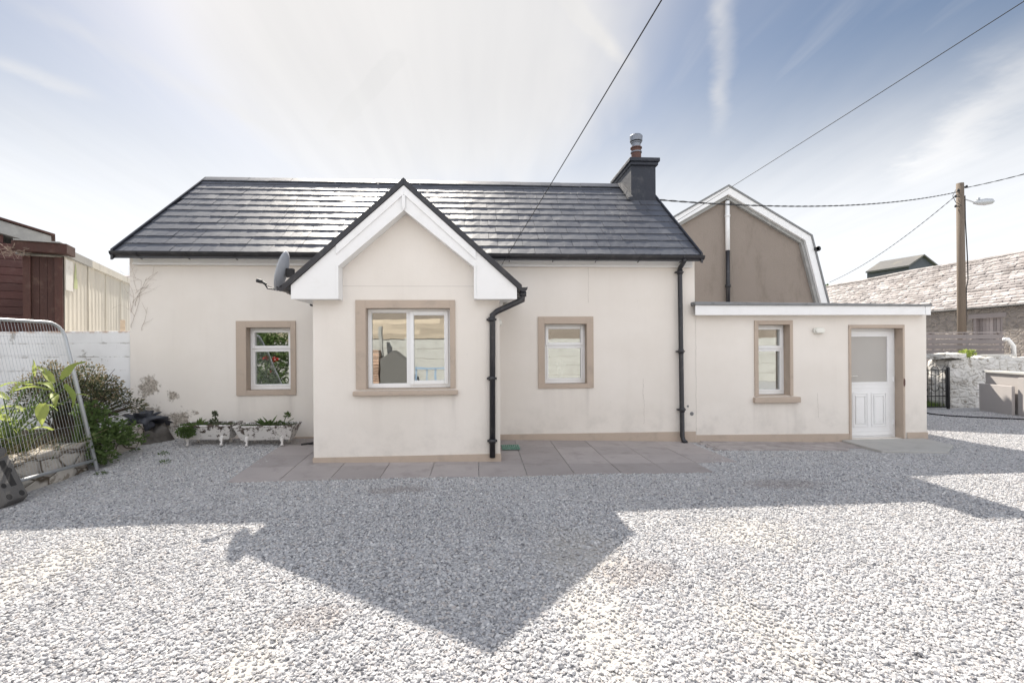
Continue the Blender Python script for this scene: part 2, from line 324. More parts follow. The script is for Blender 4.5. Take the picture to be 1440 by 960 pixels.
# ------------------------------------------------------------------ mesh helpers
class MB:
    def __init__(s): s.v = []; s.f = []; s.t = []
    def add(s, verts, faces, tint=.5):
        o = len(s.v); s.v += [tuple(p) for p in verts]; s.f += [tuple(i+o for i in f) for f in faces]; s.t += [tint]*len(faces); return s
    def hexa(s, p, tint=.5):       # 8 points: bottom 4 then top 4
        return s.add(p, [(3, 2, 1, 0), (4, 5, 6, 7), (0, 1, 5, 4), (1, 2, 6, 5), (2, 3, 7, 6), (3, 0, 4, 7)], tint)
    def box(s, x0, x1, y0, y1, z0, z1, tint=.5):
        return s.hexa([(x0, y0, z0), (x1, y0, z0), (x1, y1, z0), (x0, y1, z0), (x0, y0, z1), (x1, y0, z1), (x1, y1, z1), (x0, y1, z1)], tint)
    def obox(s, o, a, b, c, tint=.5):   # origin corner + three edge vectors
        o, a, b, c = map(Vector, (o, a, b, c))
        return s.hexa([o, o+a, o+a+b, o+b, o+c, o+a+c, o+a+b+c, o+b+c], tint)
    def beam(s, p0, p1, w, h, up=(0, 0, 1), tint=.5):
        p0, p1, up = Vector(p0), Vector(p1), Vector(up); d = (p1-p0).normalized(); sx = d.cross(up).normalized(); uz = sx.cross(d)
        return s.obox(p0-sx*w/2-uz*h/2, sx*w, p1-p0, uz*h, tint)
    def prism(s, pts, vec, tint=.5):    # planar polygon extruded by a vector
        n = len(pts); vec = Vector(vec); P = [Vector(p) for p in pts]
        return s.add(P+[p+vec for p in P], [tuple(range(n-1, -1, -1)), tuple(range(n, 2*n))]+[(i, (i+1) % n, (i+1) % n+n, i+n) for i in range(n)], tint)
    def tube(s, pts, r, n=8, tint=.5, close=True):
        P = [Vector(p) for p in pts]; rs = r if isinstance(r, (list, tuple)) else [r]*len(P)
        prev = None; base = len(s.v); vs = []
        for i, p in enumerate(P):
            d = (P[min(i+1, len(P)-1)]-P[max(i-1, 0)]).normalized()
            if prev is None: a = d.orthogonal().normalized()
            else:
                a = prev-d*prev.dot(d); a = a.normalized() if a.length > 1e-6 else d.orthogonal().normalized()
            prev = a; b = d.cross(a)
            vs += [p+(a*math.cos(2*math.pi*j/n)+b*math.sin(2*math.pi*j/n))*rs[i] for j in range(n)]
        fs = [(i*n+j, i*n+(j+1) % n, (i+1)*n+(j+1) % n, (i+1)*n+j) for i in range(len(P)-1) for j in range(n)]
        if close: fs += [tuple(range(n-1, -1, -1)), tuple((len(P)-1)*n+j for j in range(n))]
        return s.add(vs, fs, tint)
    def lathe(s, c, prof, n=24, tint=.5):   # profile of (radius, z)
        c = Vector(c); vs = [c+Vector((r*math.cos(2*math.pi*j/n), r*math.sin(2*math.pi*j/n), z)) for r, z in prof for j in range(n)]
        fs = [(i*n+j, i*n+(j+1) % n, (i+1)*n+(j+1) % n, (i+1)*n+j) for i in range(len(prof)-1) for j in range(n)]
        fs += [tuple(range(n-1, -1, -1)), tuple((len(prof)-1)*n+j for j in range(n))]
        return s.add(vs, fs, tint)
    def build(s, name, m, parent=None, smooth=False, bevel=0., label=None):
        me = bpy.data.meshes.new(name)
        off = Vector(parent.get('_o', (0, 0, 0))) if parent is not None else Vector()
        me.from_pydata([tuple(Vector(v)-off) for v in s.v], [], s.f); me.update()
        at = me.attributes.new('tint', 'FLOAT', 'FACE'); at.data.foreach_set('value', s.t)
        me.materials.append(m if not isinstance(m, str) else M[m])
        if smooth:
            me.shade_smooth()
        o = bpy.data.objects.new(name, me); col.objects.link(o)
        if parent is not None: o.parent = parent; o['_o'] = tuple(off)
        if bevel:
            b = o.modifiers.new('bevel', 'BEVEL'); b.width = bevel; b.segments = 2; b.limit_method = 'ANGLE'
        if label: o['label'] = label
        return o
def tag(o, label, cat, group=None, kind=None):
    if label: o['label'] = label
    if cat: o['category'] = cat
    if group: o['group'] = group
    if kind: o['kind'] = kind
    return o
def thing(name, loc, label, cat, group=None):
    o = bpy.data.objects.new(name, None); o.empty_display_size = .2; col.objects.link(o); o.location = loc; o['_o'] = tuple(loc); return tag(o, label, cat, group)
def dup(root, delta=(0, 0, 0), label=None):
    r = root.copy(); col.objects.link(r); r.location = Vector(root.location)+Vector(delta)
    if label: r['label'] = label
    for ch in list(root.children):
        c = ch.copy(); col.objects.link(c); c.parent = r
        for g in ch.children: d = g.copy(); col.objects.link(d); d.parent = c
    return r
def structure(o): o['kind'] = 'structure'; return o
def roughen(o, amt, scale, sub=0):
    me = o.data
    for v in me.vertices:
        n = mnoise.noise_vector(Vector(v.co)*scale); v.co += n*amt
    return o

def wall_holes(mb, x0, x1, z0, z1, Y, th, holes):
    """front sheet of a wall at Y facing -Y with rectangular openings and their reveals"""
    xs = sorted({x0, x1, *[h[0] for h in holes], *[h[1] for h in holes]}); zs = sorted({z0, z1, *[h[2] for h in holes], *[h[3] for h in holes]})
    for i in range(len(xs)-1):
        for j in range(len(zs)-1):
            cx, cz = (xs[i]+xs[i+1])/2, (zs[j]+zs[j+1])/2
            if any(h[0] < cx < h[1] and h[2] < cz < h[3] for h in holes): continue
            for yy, fl in ((Y, 0), (Y+th, 1)):
                q = [(xs[i], yy, zs[j]), (xs[i+1], yy, zs[j]), (xs[i+1], yy, zs[j+1]), (xs[i], yy, zs[j+1])]
                mb.add(q, [(0, 1, 2, 3) if not fl else (3, 2, 1, 0)])
    for (a, b, c, d) in holes:
        mb.add([(a, Y, c), (a, Y+th, c), (a, Y+th, d), (a, Y, d)], [(0, 1, 2, 3)])
        mb.add([(b, Y, c), (b, Y+th, c), (b, Y+th, d), (b, Y, d)], [(3, 2, 1, 0)])
        mb.add([(a, Y, d), (a, Y+th, d), (b, Y+th, d), (b, Y, d)], [(0, 1, 2, 3)])
        mb.add([(a, Y, c), (a, Y+th, c), (b, Y+th, c), (b, Y, c)], [(3, 2, 1, 0)])

# ------------------------------------------------------------------ ground
def ground_sheet():
    xs = [-400, -150, -60, -30]+[x*.5 for x in range(-30, 49)]+[30, 40, 80, 200, 400]
    ys = [-400, -150, -50, -25, -15]+[-12+.4*i for i in range(45)]+[8, 12, 20, 40, 100, 250, 500]
    mb = MB(); vs = [(x, y, ground_z(x, y)-(0. if -14 < x < 20 and -13 < y < 7 else .0)) for y in ys for x in xs]; n = len(xs)
    mb.add(vs, [(j*n+i, j*n+i+1, (j+1)*n+i+1, (j+1)*n+i) for j in range(len(ys)-1) for i in range(n-1)])
    structure(mb.build('ground', 'ground', smooth=True))
ground_sheet()

PATIO = [PZ(372, 668, .05), PZ(704, 664, .05), PZ(1024, 661, .05), PZ(968, 627, .0)+Vector((0, .6, 0)), Vector((-2.72, .05, 0)), PZ(395, 640, .05)]
def inpoly(x, y, P):
    c = False; j = len(P)-1
    for i in range(len(P)):
        if (P[i][1] > y) != (P[j][1] > y) and x < (P[j][0]-P[i][0])*(y-P[i][1])/(P[j][1]-P[i][1])+P[i][0]: c = not c
        j = i
    return c
def slabs(name, x0, x1, y0, y1, sx, sy, poly, lift, m, jog=.0):
    mb = MB(); nx = math.ceil((x1-x0)/sx); ny = math.ceil((y1-y0)/sy)
    for j in range(ny):
        for i in range(-1, nx):
            a = x0+i*sx+(j % 2)*jog; b = a+sx-.008; c = y1-(j+1)*sy; d = c+sy-.008
            if not inpoly((a+b)/2, (c+d)/2, poly): continue
            t = random.uniform(0, 1); w = random.uniform(-.002, .002)
            z = [ground_z(p, q)+lift+w for p, q in ((a, c), (b, c), (b, d), (a, d))]
            mb.hexa([(a, c, z[0]-.06), (b, c, z[1]-.06), (b, d, z[2]-.06), (a, d, z[3]-.06), (a, c, z[0]), (b, c, z[1]), (b, d, z[2]), (a, d, z[3])], t)
    return structure(mb.build(name, m, bevel=.003))
PAT = [(-3.05, -.9), (-2.75, -2.02), (3.25, -2.3), (3.72, 0), (-2.7, 0)]
slabs('patio', -3.1, 4.0, -2.22, 0., .62, .555, [(-3.0, -.75), (-2.9, -2.3), (3.2, -2.3), (3.9, 0), (-2.7, 0)], .014, 'slab', 0)
slabs('path', 3.95, 6.72, -.78, 0., .21, .13, [(3.9, -.9), (6.0, -.8), (6.8, -.3), (6.8, .1), (3.9, .1)], .02, 'slab', .1)
mb = MB(); mb.prism([(6.55, -.95, -.2), (7.5, -1.15, -.2), (8.15, -.62, -.2), (8.2, -.02, -.2), (6.6, -.02, -.2)], (0, 0, .145))
structure(mb.build('path', 'step', bevel=.01))

# gravel stones as instances (loose stones nobody could count)
def gravel():
    pts, scl, rot, shd = [], [], [], []
    SAND = [(*PZ(px, py, 0)[:2], rx, ry) for px, py, rx, ry in ((850, 880, .42, .75), (1080, 890, .25, .6), (820, 780, .5, .5), (345, 940, .25, .4), (60, 800, .5, .7), (1060, 750, .7, .5), (560, 690, .6, .2), (1100, 681, .7, .3))]
    N = 900000; cnt = 0
    X = rng.uniform(-9, 16, N); Y = rng.uniform(-6.6, 3.5, N)
    keep = rng.random(N)
    for x, y, kq in zip(X, Y, keep):
        dep = y+D
        if abs(x) > dep*1.35+.6 and x < 0: continue
        if x > dep*1.35+.8: continue
        if kq > (1. if dep < 7.5 else .75): continue
        if y > -.05 and x < 8.35: continue
        if x < -4.95 and y > -3.9 and not (y > 1 and x > 0): continue
        if -2.32 < x < .33 and y > -1.53: continue
        if y > -1.4 and kq > .7: continue
        if any(((x-a)/c)**2+((y-b)/d)**2 < 1 and rng.random() < .62*(1-((x-a)/c)**2-((y-b)/d)**2)+.25*mnoise.noise(Vector((x*4, y*4, 0))) for a, b, c, d in SAND): continue
        if y < -2.6 or x > 8.6 or (x < -3.3 and y < -.1): edge = 0.
        else: edge = .06*mnoise.noise(Vector((x*5, y*5, 2)))+.03*mnoise.noise(Vector((x*17, y*17, 1)))
        if inpoly(x+edge, y+edge, [(-2.98, -.75), (-2.85, -2.17), (.3, -2.17), (3.18, -2.2), (3.85, 0), (-2.7, 0)]): continue
        if inpoly(x+edge*1.6, y+edge*1.6, [(3.6, -.72), (5.9, -.68), (6.5, -1.0), (7.5, -1.2), (8.2, -.65), (8.22, .1), (3.5, .1)]): continue
        s = .0072+.0105*rng.beta(1.5, 3.6)
        if dep > 9: s *= 1.15
        pts.append((x, y, ground_z(x, y)+.05*s+rng.uniform(0, .006))); a = rng.uniform(.8, 1.4)
        scl.append((s*a, s*rng.uniform(.75, 1.), s*rng.uniform(.42, .7))); rot.append((rng.normal(0, .28), rng.normal(0, .28), rng.uniform(0, 6.28))); shd.append(rng.random())
    me = bpy.data.meshes.new('gravel'); me.from_pydata(pts, [], []); n = len(pts)
    for nm, ty, dat, key in (('scl', 'FLOAT_VECTOR', scl, 'vector'), ('rot', 'FLOAT_VECTOR', rot, 'vector'), ('shade', 'FLOAT', shd, 'value')):
        a = me.attributes.new(nm, ty, 'POINT'); a.data.foreach_set(key, np.array(dat, dtype=np.float32).ravel())
    a = me.attributes.new('idx', 'INT', 'POINT'); a.data.foreach_set('value', (rng.integers(0, 5, n)+np.where(np.array(pts)[:, 1] > -4.2, 5, 0)).astype(np.int32))
    o = bpy.data.objects.new('gravel', me); col.objects.link(o)
    g = bpy.data.node_groups.new('gravel_scatter', 'GeometryNodeTree'); g.is_modifier = True
    g.interface.new_socket('Geometry', in_out='INPUT', socket_type='NodeSocketGeometry'); g.interface.new_socket('Geometry', in_out='OUTPUT', socket_type='NodeSocketGeometry')
    nn, L = g.nodes, g.links
    gi = nn.new('NodeGroupInput'); go = nn.new('NodeGroupOutput'); iop = nn.new('GeometryNodeInstanceOnPoints'); g2i = nn.new('GeometryNodeGeometryToInstance')
    for s in range(9, -1, -1):
        ico = nn.new('GeometryNodeMeshIcoSphere'); ico.inputs['Radius'].default_value = 1; ico.inputs['Subdivisions'].default_value = 2 if s < 5 else 1
        sp = nn.new('GeometryNodeSetPosition'); nz = nn.new('ShaderNodeTexNoise'); nz.inputs['Scale'].default_value = .9; nz.inputs['Detail'].default_value = 2
        ps = nn.new('GeometryNodeInputPosition'); ad = nn.new('ShaderNodeVectorMath'); ad.operation = 'ADD'; ad.inputs[1].default_value = (s*7.3, s*3.1, 1)
        L.new(ps.outputs[0], ad.inputs[0]); L.new(ad.outputs[0], nz.inputs['Vector'])
        sb = nn.new('ShaderNodeVectorMath'); sb.operation = 'SUBTRACT'; sb.inputs[1].default_value = (.5, .5, .5); L.new(nz.outputs['Color'], sb.inputs[0])
        sc = nn.new('ShaderNodeVectorMath'); sc.operation = 'SCALE'; sc.inputs['Scale'].default_value = 2.2; L.new(sb.outputs[0], sc.inputs[0])
        L.new(ico.outputs['Mesh'], sp.inputs['Geometry']); L.new(sc.outputs[0], sp.inputs['Offset'])
        sm = nn.new('GeometryNodeSetMaterial'); sm.inputs['Material'].default_value = M['pebble']; L.new(sp.outputs[0], sm.inputs['Geometry'])
        L.new(sm.outputs[0], g2i.inputs[0])
    def attr(nm, ty):
        a = nn.new('GeometryNodeInputNamedAttribute'); a.data_type = ty; a.inputs['Name'].default_value = nm; return a.outputs['Attribute']
    L.new(gi.outputs[0], iop.inputs['Points']); L.new(g2i.outputs[0], iop.inputs['Instance']); iop.inputs['Pick Instance'].default_value = True
    L.new(attr('idx', 'INT'), iop.inputs['Instance Index'])
    L.new(attr('scl', 'FLOAT_VECTOR'), iop.inputs['Scale'])
    e2r = nn.new('FunctionNodeEulerToRotation'); L.new(attr('rot', 'FLOAT_VECTOR'), e2r.inputs[0]); L.new(e2r.outputs[0], iop.inputs['Rotation'])
    L.new(iop.outputs[0], go.inputs[0])
    md = o.modifiers.new('scatter', 'NODES'); md.node_group = g; me.materials.append(M['pebble'])
    tag(o, None, None, kind='stuff'); print('stones', n)
gravel()

# ------------------------------------------------------------------ cottage
XL, XR, XE = -5.73, 3.87, 8.28
cot = thing('cottage', (0, 0, 0), 'long cream rendered cottage with dark tiled roof, gabled front porch and flat roofed side extension', 'cottage')
def rect(Y, px0, py0, px1, py1):     # opening measured on the photograph -> metres on the wall plane
    a = PY(px0, py1, Y); b = PY(px1, py0, Y); return (a.x, b.x, a.z, b.z)
YP = -1.5
o_left = rect(0, 347, 460, 409, 549); o_small = rect(0, 766, 455, 825, 540); o_porch = rect(YP, 515, 433, 633, 547)
o_ext = rect(0, 1066, 456, 1110, 556); o_door = rect(0, 1197, 461, 1268.5, 620)
o_door = (o_door[0], o_door[1], -.055, o_door[3])
ZE = 3.2       # eaves height
mb = MB()
wall_holes(mb, XL, XR, -.4, ZE+.05, 0, .3, [o_left, o_small])
mb.box(XL, XL+.3, .301, 5.1, -.4, ZE); mb.box(XR-.3, XR, .301, 5.1, -.4, ZE); mb.box(XL, XR, 5.101, 5.4, -.4, ZE)
mb.add([(XL, 0, -.4), (XL, 0, ZE+.05), (XL, .3, ZE+.05), (XL, .3, -.4)], [(0, 1, 2, 3)])
mb.add([(XR, 0, -.4), (XR, 0, ZE+.05), (XR, .3, ZE+.05), (XR, .3, -.4)], [(3, 2, 1, 0)])
SL = .79; RY = 2.4; RZ = 5.32
for x in (XL, XR-.3):     # gable ends
    mb.prism([(x, 0, ZE+.001), (x, 2.4, RZ-.25), (x, 5.1, ZE+.001)], (.3, 0, 0))
mb.build('wall', 'wall', cot)
mb = MB(); PX0, PX1 = -2.29, .305
zs = PY(568, 402.3, YP).z; APX = -1.0
wall_holes(mb, PX0, PX1, -.3, zs, YP, .25, [o_porch])
gz = zs+(APX-PX0)*.905
mb.prism([(PX0, YP+.004, zs), (PX1, YP+.004, zs), (APX, YP+.004, gz)], (0, .24, 0))
for x in (PX0, PX1-.25): mb.box(x, x+.25, YP+.251, -.001, -.3, 2.75)
mb.add([(PX0, YP, -.3), (PX0, YP, zs), (PX0, YP+.25, zs), (PX0, YP+.25, -.3)], [(0, 1, 2, 3)]); mb.add([(PX1, YP, -.3), (PX1, YP, zs), (PX1, YP+.25, zs), (PX1, YP+.25, -.3)], [(3, 2, 1, 0)])
mb.build('porch_wall', 'wall', cot)
mb = MB(); ZX = 2.24
wall_holes(mb, XR+.001, XE, -.4, ZX, 0, .25, [o_ext, o_door])
mb.box(XE-.25, XE, .251, 4.2, -.4, ZX); mb.box(XR+.001, XE, 4.201, 4.45, -.4, ZX)
mb.add([(XE, 0, -.4), (XE, 0, ZX), (XE, .25, ZX), (XE, .25, -.4)], [(3, 2, 1, 0)])
mb.build('extension_wall', 'wall', cot)
# dark floor and partitions inside so the rooms read as rooms
mb = MB(); mb.box(XL+.31, XR-.31, .31, 5.09, -.02, .02); mb.box(XL+.31, XR-.31, .31, 5.09, 2.6, 2.63); mb.box(PX0+.26, PX1-.26, YP+.26, -.31, .05, .08); mb.box(PX0+.26, PX1-.26, YP+.26, -.01, 2.3, 2.33)
mb.box(XR+.01, XE-.26, .26, 4.19, -.1, -.06)
mb.build('interior_floor', 'greywood', cot)
# plinths (sand painted, 12 mm proud) following the ground
def plinth(x0, x1, Y, h, pxs=None):
    mb = MB(); n = max(1, int((x1-x0)/.8))
    for i in range(n):
        a = x0+(x1-x0)*i/n; b = x0+(x1-x0)*(i+1)/n
        mb.add([(a, Y-.012, -.3), (b, Y-.012, -.3), (b, Y-.012, h(b)), (a, Y-.012, h(a)), (a, Y, h(a)), (b, Y, h(b))], [(0, 1, 2, 3), (3, 2, 5, 4)])
    return mb
hm = lambda x: .125-.022*(x-.8) if x < 3.87 else .06-.012*(x-3.87)
p = plinth(XL+.35, PX0-.01, 0, lambda x: .185+.0*x); p.build('plinth', 'sand', cot)
p = plinth(PX1+.005, XR+.0, 0, lambda x: PY(740, 610, 0).z+(x-.8)*(-.004)); p.build('plinth', 'sand', cot)
p = plinth(XR+.002, o_door[0]-.0, 0, lambda x: PY(1000, 611, 0).z+(x-4)*-.011); p.build('plinth', 'sand', cot)
p = plinth(o_door[1]+.075, XE+.012, 0, lambda x: PY(1290, 607.5, 0).z); p.build('plinth', 'sand', cot)
zp = PY(568, 640.5, YP).z
mb = MB(); mb.box(PX0-.012, PX1+.012, YP-.012, -.02, -.28, zp); mb.build('plinth', 'sand', cot)
mb = MB(); mb.box(XE+.0, XE+.012, -.0, 4.3, -.3, .04); mb.build('plinth', 'sand', cot)
# thin horizontal joint at the foot of the porch gable
# ---- windows
def frame_rect(mb, x0, x1, z0, z1, y0, y1, w, wb=None, wt=None):
    wb = wb or w; wt = wt or w
    mb.box(x0, x0+w, y0, y1, z0, z1); mb.box(x1-w, x1, y0, y1, z0, z1)
    mb.box(x0+w+.0005, x1-w-.0005, y0+.001, y1, z0, z0+wb); mb.box(x0+w+.0005, x1-w-.0005, y0+.001, y1, z1-wt, z1)
def surround(o, outer, Y, parent, bottom=True):
    mb = MB(); a, b, c, d = outer; y0, y1 = Y-.022, Y+.02
    mb.box(a, o[0], y0, y1, c, d); mb.box(o[1], b, y0, y1, c, d); mb.box(o[0]+.0005, o[1]-.0005, y0+.001, y1, o[3], d)
    if bottom: mb.box(o[0]+.0005, o[1]-.0005, y0+.001, y1, c, o[2])
    # painted reveal linings
    t = .004; mb.box(o[0], o[0]+t, Y-.02, Y+.2, o[2], o[3]); mb.box(o[1]-t, o[1], Y-.02, Y+.2, o[2], o[3]); mb.box(o[0]+t, o[1]-t, Y-.02, Y+.2, o[3]-t, o[3]); mb.box(o[0]+t, o[1]-t, Y-.02, Y+.2, o[2], o[2]+t)
    return mb.build('surround', 'sand', parent, bevel=.004)
def sash(mb, x0, x1, z0, z1, y, w=.05): frame_rect(mb, x0, x1, z0, z1, y-.022, y+.03, w)
def pane(x0, x1, z0, z1, y, parent):
    b = MB(); b.box(x0, x1, y, y+.008, z0, z1); return b.build('pane', 'glass', parent)
def window(o, Y, rec, kind, outer, split=None, sill=None, bottom=True, label=None):
    x0, x1, z0, z1 = o; x0 += .006; x1 -= .006; z1 -= .006; z0 += .006
    y = Y+rec; f = MB(); fw = .052
    frame_rect(f, x0, x1, z0, z1, y, y+.06, fw, .062)
    if kind == 'pair':
        xm = x0+(x1-x0)*split; f.box(xm-.028, xm+.028, y+.001, y+.06, z0+.062, z1-fw)
    elif kind == 'vent':
        zm = z0+(z1-z0)*split; f.box(x0+fw, x1-fw, y+.001, y+.06, zm-.024, zm+.024)
    w = f.build('window', 'upvc', cot, bevel=.004, label=label)
    gap = MB(); frame_rect(gap, x0-.006, x1+.006, z0-.006, z1+.006, y+.02, y+.05, .007); gap.build('seal', 'gutter', w)
    if kind == 'pair':
        pane(x0+fw, xm-.028, z0+.062, z1-fw, y+.035, w)
        s = MB(); sash(s, xm+.02, x1-fw+.022, z0+.045, z1-fw+.02, y, .056); s.build('sash', 'upvc', w, bevel=.005)
        pane(xm+.076, x1-fw-.034, z0+.1, z1-fw-.036, y+.02, w)
    elif kind == 'vent':
        s = MB(); sash(s, x0+.03, x1-.03, zm+.004, z1-.03, y, .05); s.build('sash', 'upvc', w, bevel=.005)
        pane(x0+.08, x1-.08, zm+.054, z1-.08, y+.02, w)
        s = MB(); sash(s, x0+fw-.006, x1-fw+.006, z0+.056, zm-.018, y+.012, .03); s.build('sash', 'upvc', w, bevel=.004)
        pane(x0+fw+.024, x1-fw-.024, z0+.086, zm-.048, y+.03, w)
    surround(o, outer, Y, w, bottom)
    if sill:
        a, b, c, d = sill; s = MB(); s.box(a, b, Y-.07, Y+rec+.0, c, d); s.build('sill', 'sand', w, bevel=.008)
    return w
window(o_left, 0, .13, 'vent', rect(0, 333, 451, 416, 556), .66, None, True)
window(o_small, 0, .13, 'vent', rect(0, 757, 445, 834, 546), .64)
so = rect(YP, 501, 422, 640, 547); window(o_porch, YP, .1, 'pair', so, .49, rect(YP, 497.5, 548, 644, 556), False)
so = rect(0, 1061, 450.5, 1114, 557); window(o_ext, 0, .16, 'vent', so, .66, rect(0, 1059, 557.5, 1123, 566), False)
# ---- door
x0, x1, z0, z1 = o_door
mb = MB(); yd = .16; frame_rect(mb, x0+.004, x1-.004, z0, z1-.005, yd, yd+.07, .06, .03)
door = mb.build('door', 'upvc', cot, bevel=.004)
lx0, lx1, lz0, lz1 = x0+.05, x1-.05, z0+.035, z1-.055
gx0, gx1, gz0, gz1 = lx0+.075, lx1-.12, lz0+1.0, lz1-.1
lf = MB(); wall_holes(lf, lx0, lx1, lz0, lz1, yd-.012, .045, [(gx0, gx1, gz0, gz1)])
for s_, t_ in ((lx0, 1), (lx1, 0)): lf.add([(s_, yd-.012, lz0), (s_, yd+.033, lz0), (s_, yd+.033, lz1), (s_, yd-.012, lz1)], [(0, 1, 2, 3) if t_ else (3, 2, 1, 0)])
frame_rect(lf, gx0-.03, gx1+.03, gz0-.03, gz1+.03, yd-.022, yd-.0125, .028)
leafo = lf.build('door_leaf', 'upvc', door)
b = MB(); b.box(gx0, gx1, yd+.0, yd+.01, gz0, gz1); b.build('pane', 'frosted', door)
b = MB()
frame_rect(b, lx0+.05, lx1-.07, lz0+.08, gz0-.1, yd-.017, yd-.0122, .012)
wpan = (lx1-lx0-.3)/2
for i in range(2):
    px = lx0+.105+i*(wpan+.06)
    frame_rect(b, px, px+wpan, lz0+.17, gz0-.2, yd-.022, yd-.0124, .022); frame_rect(b, px+.05, px+wpan-.05, lz0+.22, gz0-.25, yd-.026, yd-.0126, .016)
    b.box(px+.075, px+wpan-.075, yd-.018, yd-.0128, lz0+.245, gz0-.275)
b.build('door_panel', 'upvc', door, bevel=.003)
hz = lz0+1.12
b = MB(); b.box(lx0+.025, lx0+.055, yd-.022, yd-.012, hz-.11, hz+.11); b.tube([(lx0+.04, yd-.02, hz), (lx0+.04, yd-.06, hz), (lx0+.16, yd-.062, hz)], .009, 10); b.build('handle', 'handle', door, smooth=False, bevel=.002)
for k in range(3): b = MB(); b.tube([(lx1+.004, yd-.02, lz0+.2+k*.8), (lx1+.004, yd-.02, lz0+.3+k*.8)], .011, 8); b.build('hinge', 'upvc', door)
a = rect(0, 1194, 456.5, 1271, 620)
b = MB(); b.box(a[0], x0, -.018, .02, -.05, a[3]); b.box(x1, a[1], -.018, .02, -.25, a[3]); b.box(x0+.0005, x1-.0005, -.017, .02, z1, a[3])
b.box(x0, x0+.004, -.016, yd, z0, z1); b.box(x1-.004, x1, -.016, yd, z0, z1); b.box(x0+.004, x1-.004, -.016, yd, z1-.004, z1)
b.build('surround', 'sand', door, bevel=.004)
zc = PY(1270, 537, 0).z   # chipped plaster on the door jamb
b = MB(); pts = []
for k in range(14):
    an = 2*math.pi*k/14; rr = random.uniform(.6, 1.15); pts.append((a[1]-.012+.022*rr*math.cos(an), -.0205, zc+.085*rr*math.sin(an)))
b.prism(pts, (0, .002, 0)); b.build('plaster_chip', 'terracotta', door)
b = MB(); b.box(x0+.004, x1-.004, .0, yd+.08, z0-.12, z0-.002); b.build('threshold', 'step', door, bevel=.006)

# ---- main roof
def tile_slope(mb, x0, x1, ya, za, yb, zb, n, tw, th=.019, cut=None, lip=.05, edge=1.):
    """courses of flat interlocking tiles from eaves (ya,za) up to ridge (yb,zb); slope runs in y"""
    dy, dz = (yb-ya)/n, (zb-za)/n; L = math.hypot(dy, dz); ny, nz = -dz/L*(1 if dy > 0 else -1), abs(dy)/L
    for c in range(n):
        off = random.choice((0, .5))*tw+random.uniform(-.04, .04); x = x0-off
        y0, z0 = ya+dy*c, za+dz*c; y1, z1 = y0+dy*1.0, z0+dz*1.0
        while x < x1:
            w = tw*random.uniform(.97, 1.03) if random.random() > .12 else tw*.5
            a, b_ = max(x, x0), min(x+w-.006, x1); x += w
            if b_-a < .02: continue
            t = random.random(); ti = random.uniform(-.0025, .0025); lo = th+random.uniform(-.003, .005)
            q = []
            # lower edge thick, tucks under the next course; split across the width for a slightly wavy nose
            m_ = 3
            for i in range(m_):
                s0, s1 = a+(b_-a)*i/m_, a+(b_-a)*(i+1)/m_
                h0, h1 = lo+.0025*math.sin(i*2.1+t*6), lo+.0025*math.sin((i+1)*2.1+t*6)
                P = [(s0, y0, z0), (s1, y0, z0), (s1, y1, z1), (s0, y1, z1), (s0, y0+ny*(h0+ti), z0+nz*(h0+ti)), (s1, y0+ny*(h1-ti), z0+nz*(h1-ti)), (s1, y1+ny*.006, z1+nz*.006), (s0, y1+ny*.006, z1+nz*.006)]
                mb.hexa(P, t)
XV0, XV1 = -5.78, 3.83+.02
mb = MB(); ze0 = 3.235; yr0 = -.27
tile_slope(mb, XV0, XV1, yr0, ze0, RY, RZ, 12, .44)
tile_slope(mb, XV0, XV1, 5.1+.25, ze0, RY, RZ, 12, .44)
roof = mb.build('roof', 'tiles', cot)
mb = MB()   # solid deck below the tiles
for ya, yb in ((yr0, RY), (5.35, RY)):
    mb.hexa([(XV0+.01, ya, ze0-.1), (XV1-.01, ya, ze0-.1), (XV1-.01, yb, RZ-.1), (XV0+.01, yb, RZ-.1), (XV0+.01, ya, ze0-.004), (XV1-.01, ya, ze0-.004), (XV1-.01, yb, RZ-.004), (XV0+.01, yb, RZ-.004)])
mb.build('roof_deck', 'gutter', roof)
mb = MB(); x = XV0     # ridge tiles
while x < XV1-.1:
    w = min(.45, XV1-x); t = random.random(); h = random.uniform(-.004, .004)
    for sgn in (-1, 1):
        mb.obox((x, RY, RZ+.06+h), (w-.004, 0, 0), (0, sgn*.15, -.15*SL*.95), (0, 0, -.018), t)
    x += w
mb.build('ridge_tile', 'tiles', roof)
for x in (XV0-.035, XV1):     # verge trims
    mb = MB()
    for ya in (yr0-.03, 5.38):
        za = ze0-.08
        mb.hexa([(x, ya, za-.05), (x+.035, ya, za-.05), (x+.035, RY, RZ-.1), (x, RY, RZ-.1), (x, ya, za+.12), (x+.035, ya, za+.12), (x+.035, RY, RZ+.055), (x, RY, RZ+.055)])
    mb.build('verge_trim', 'gutter', roof)
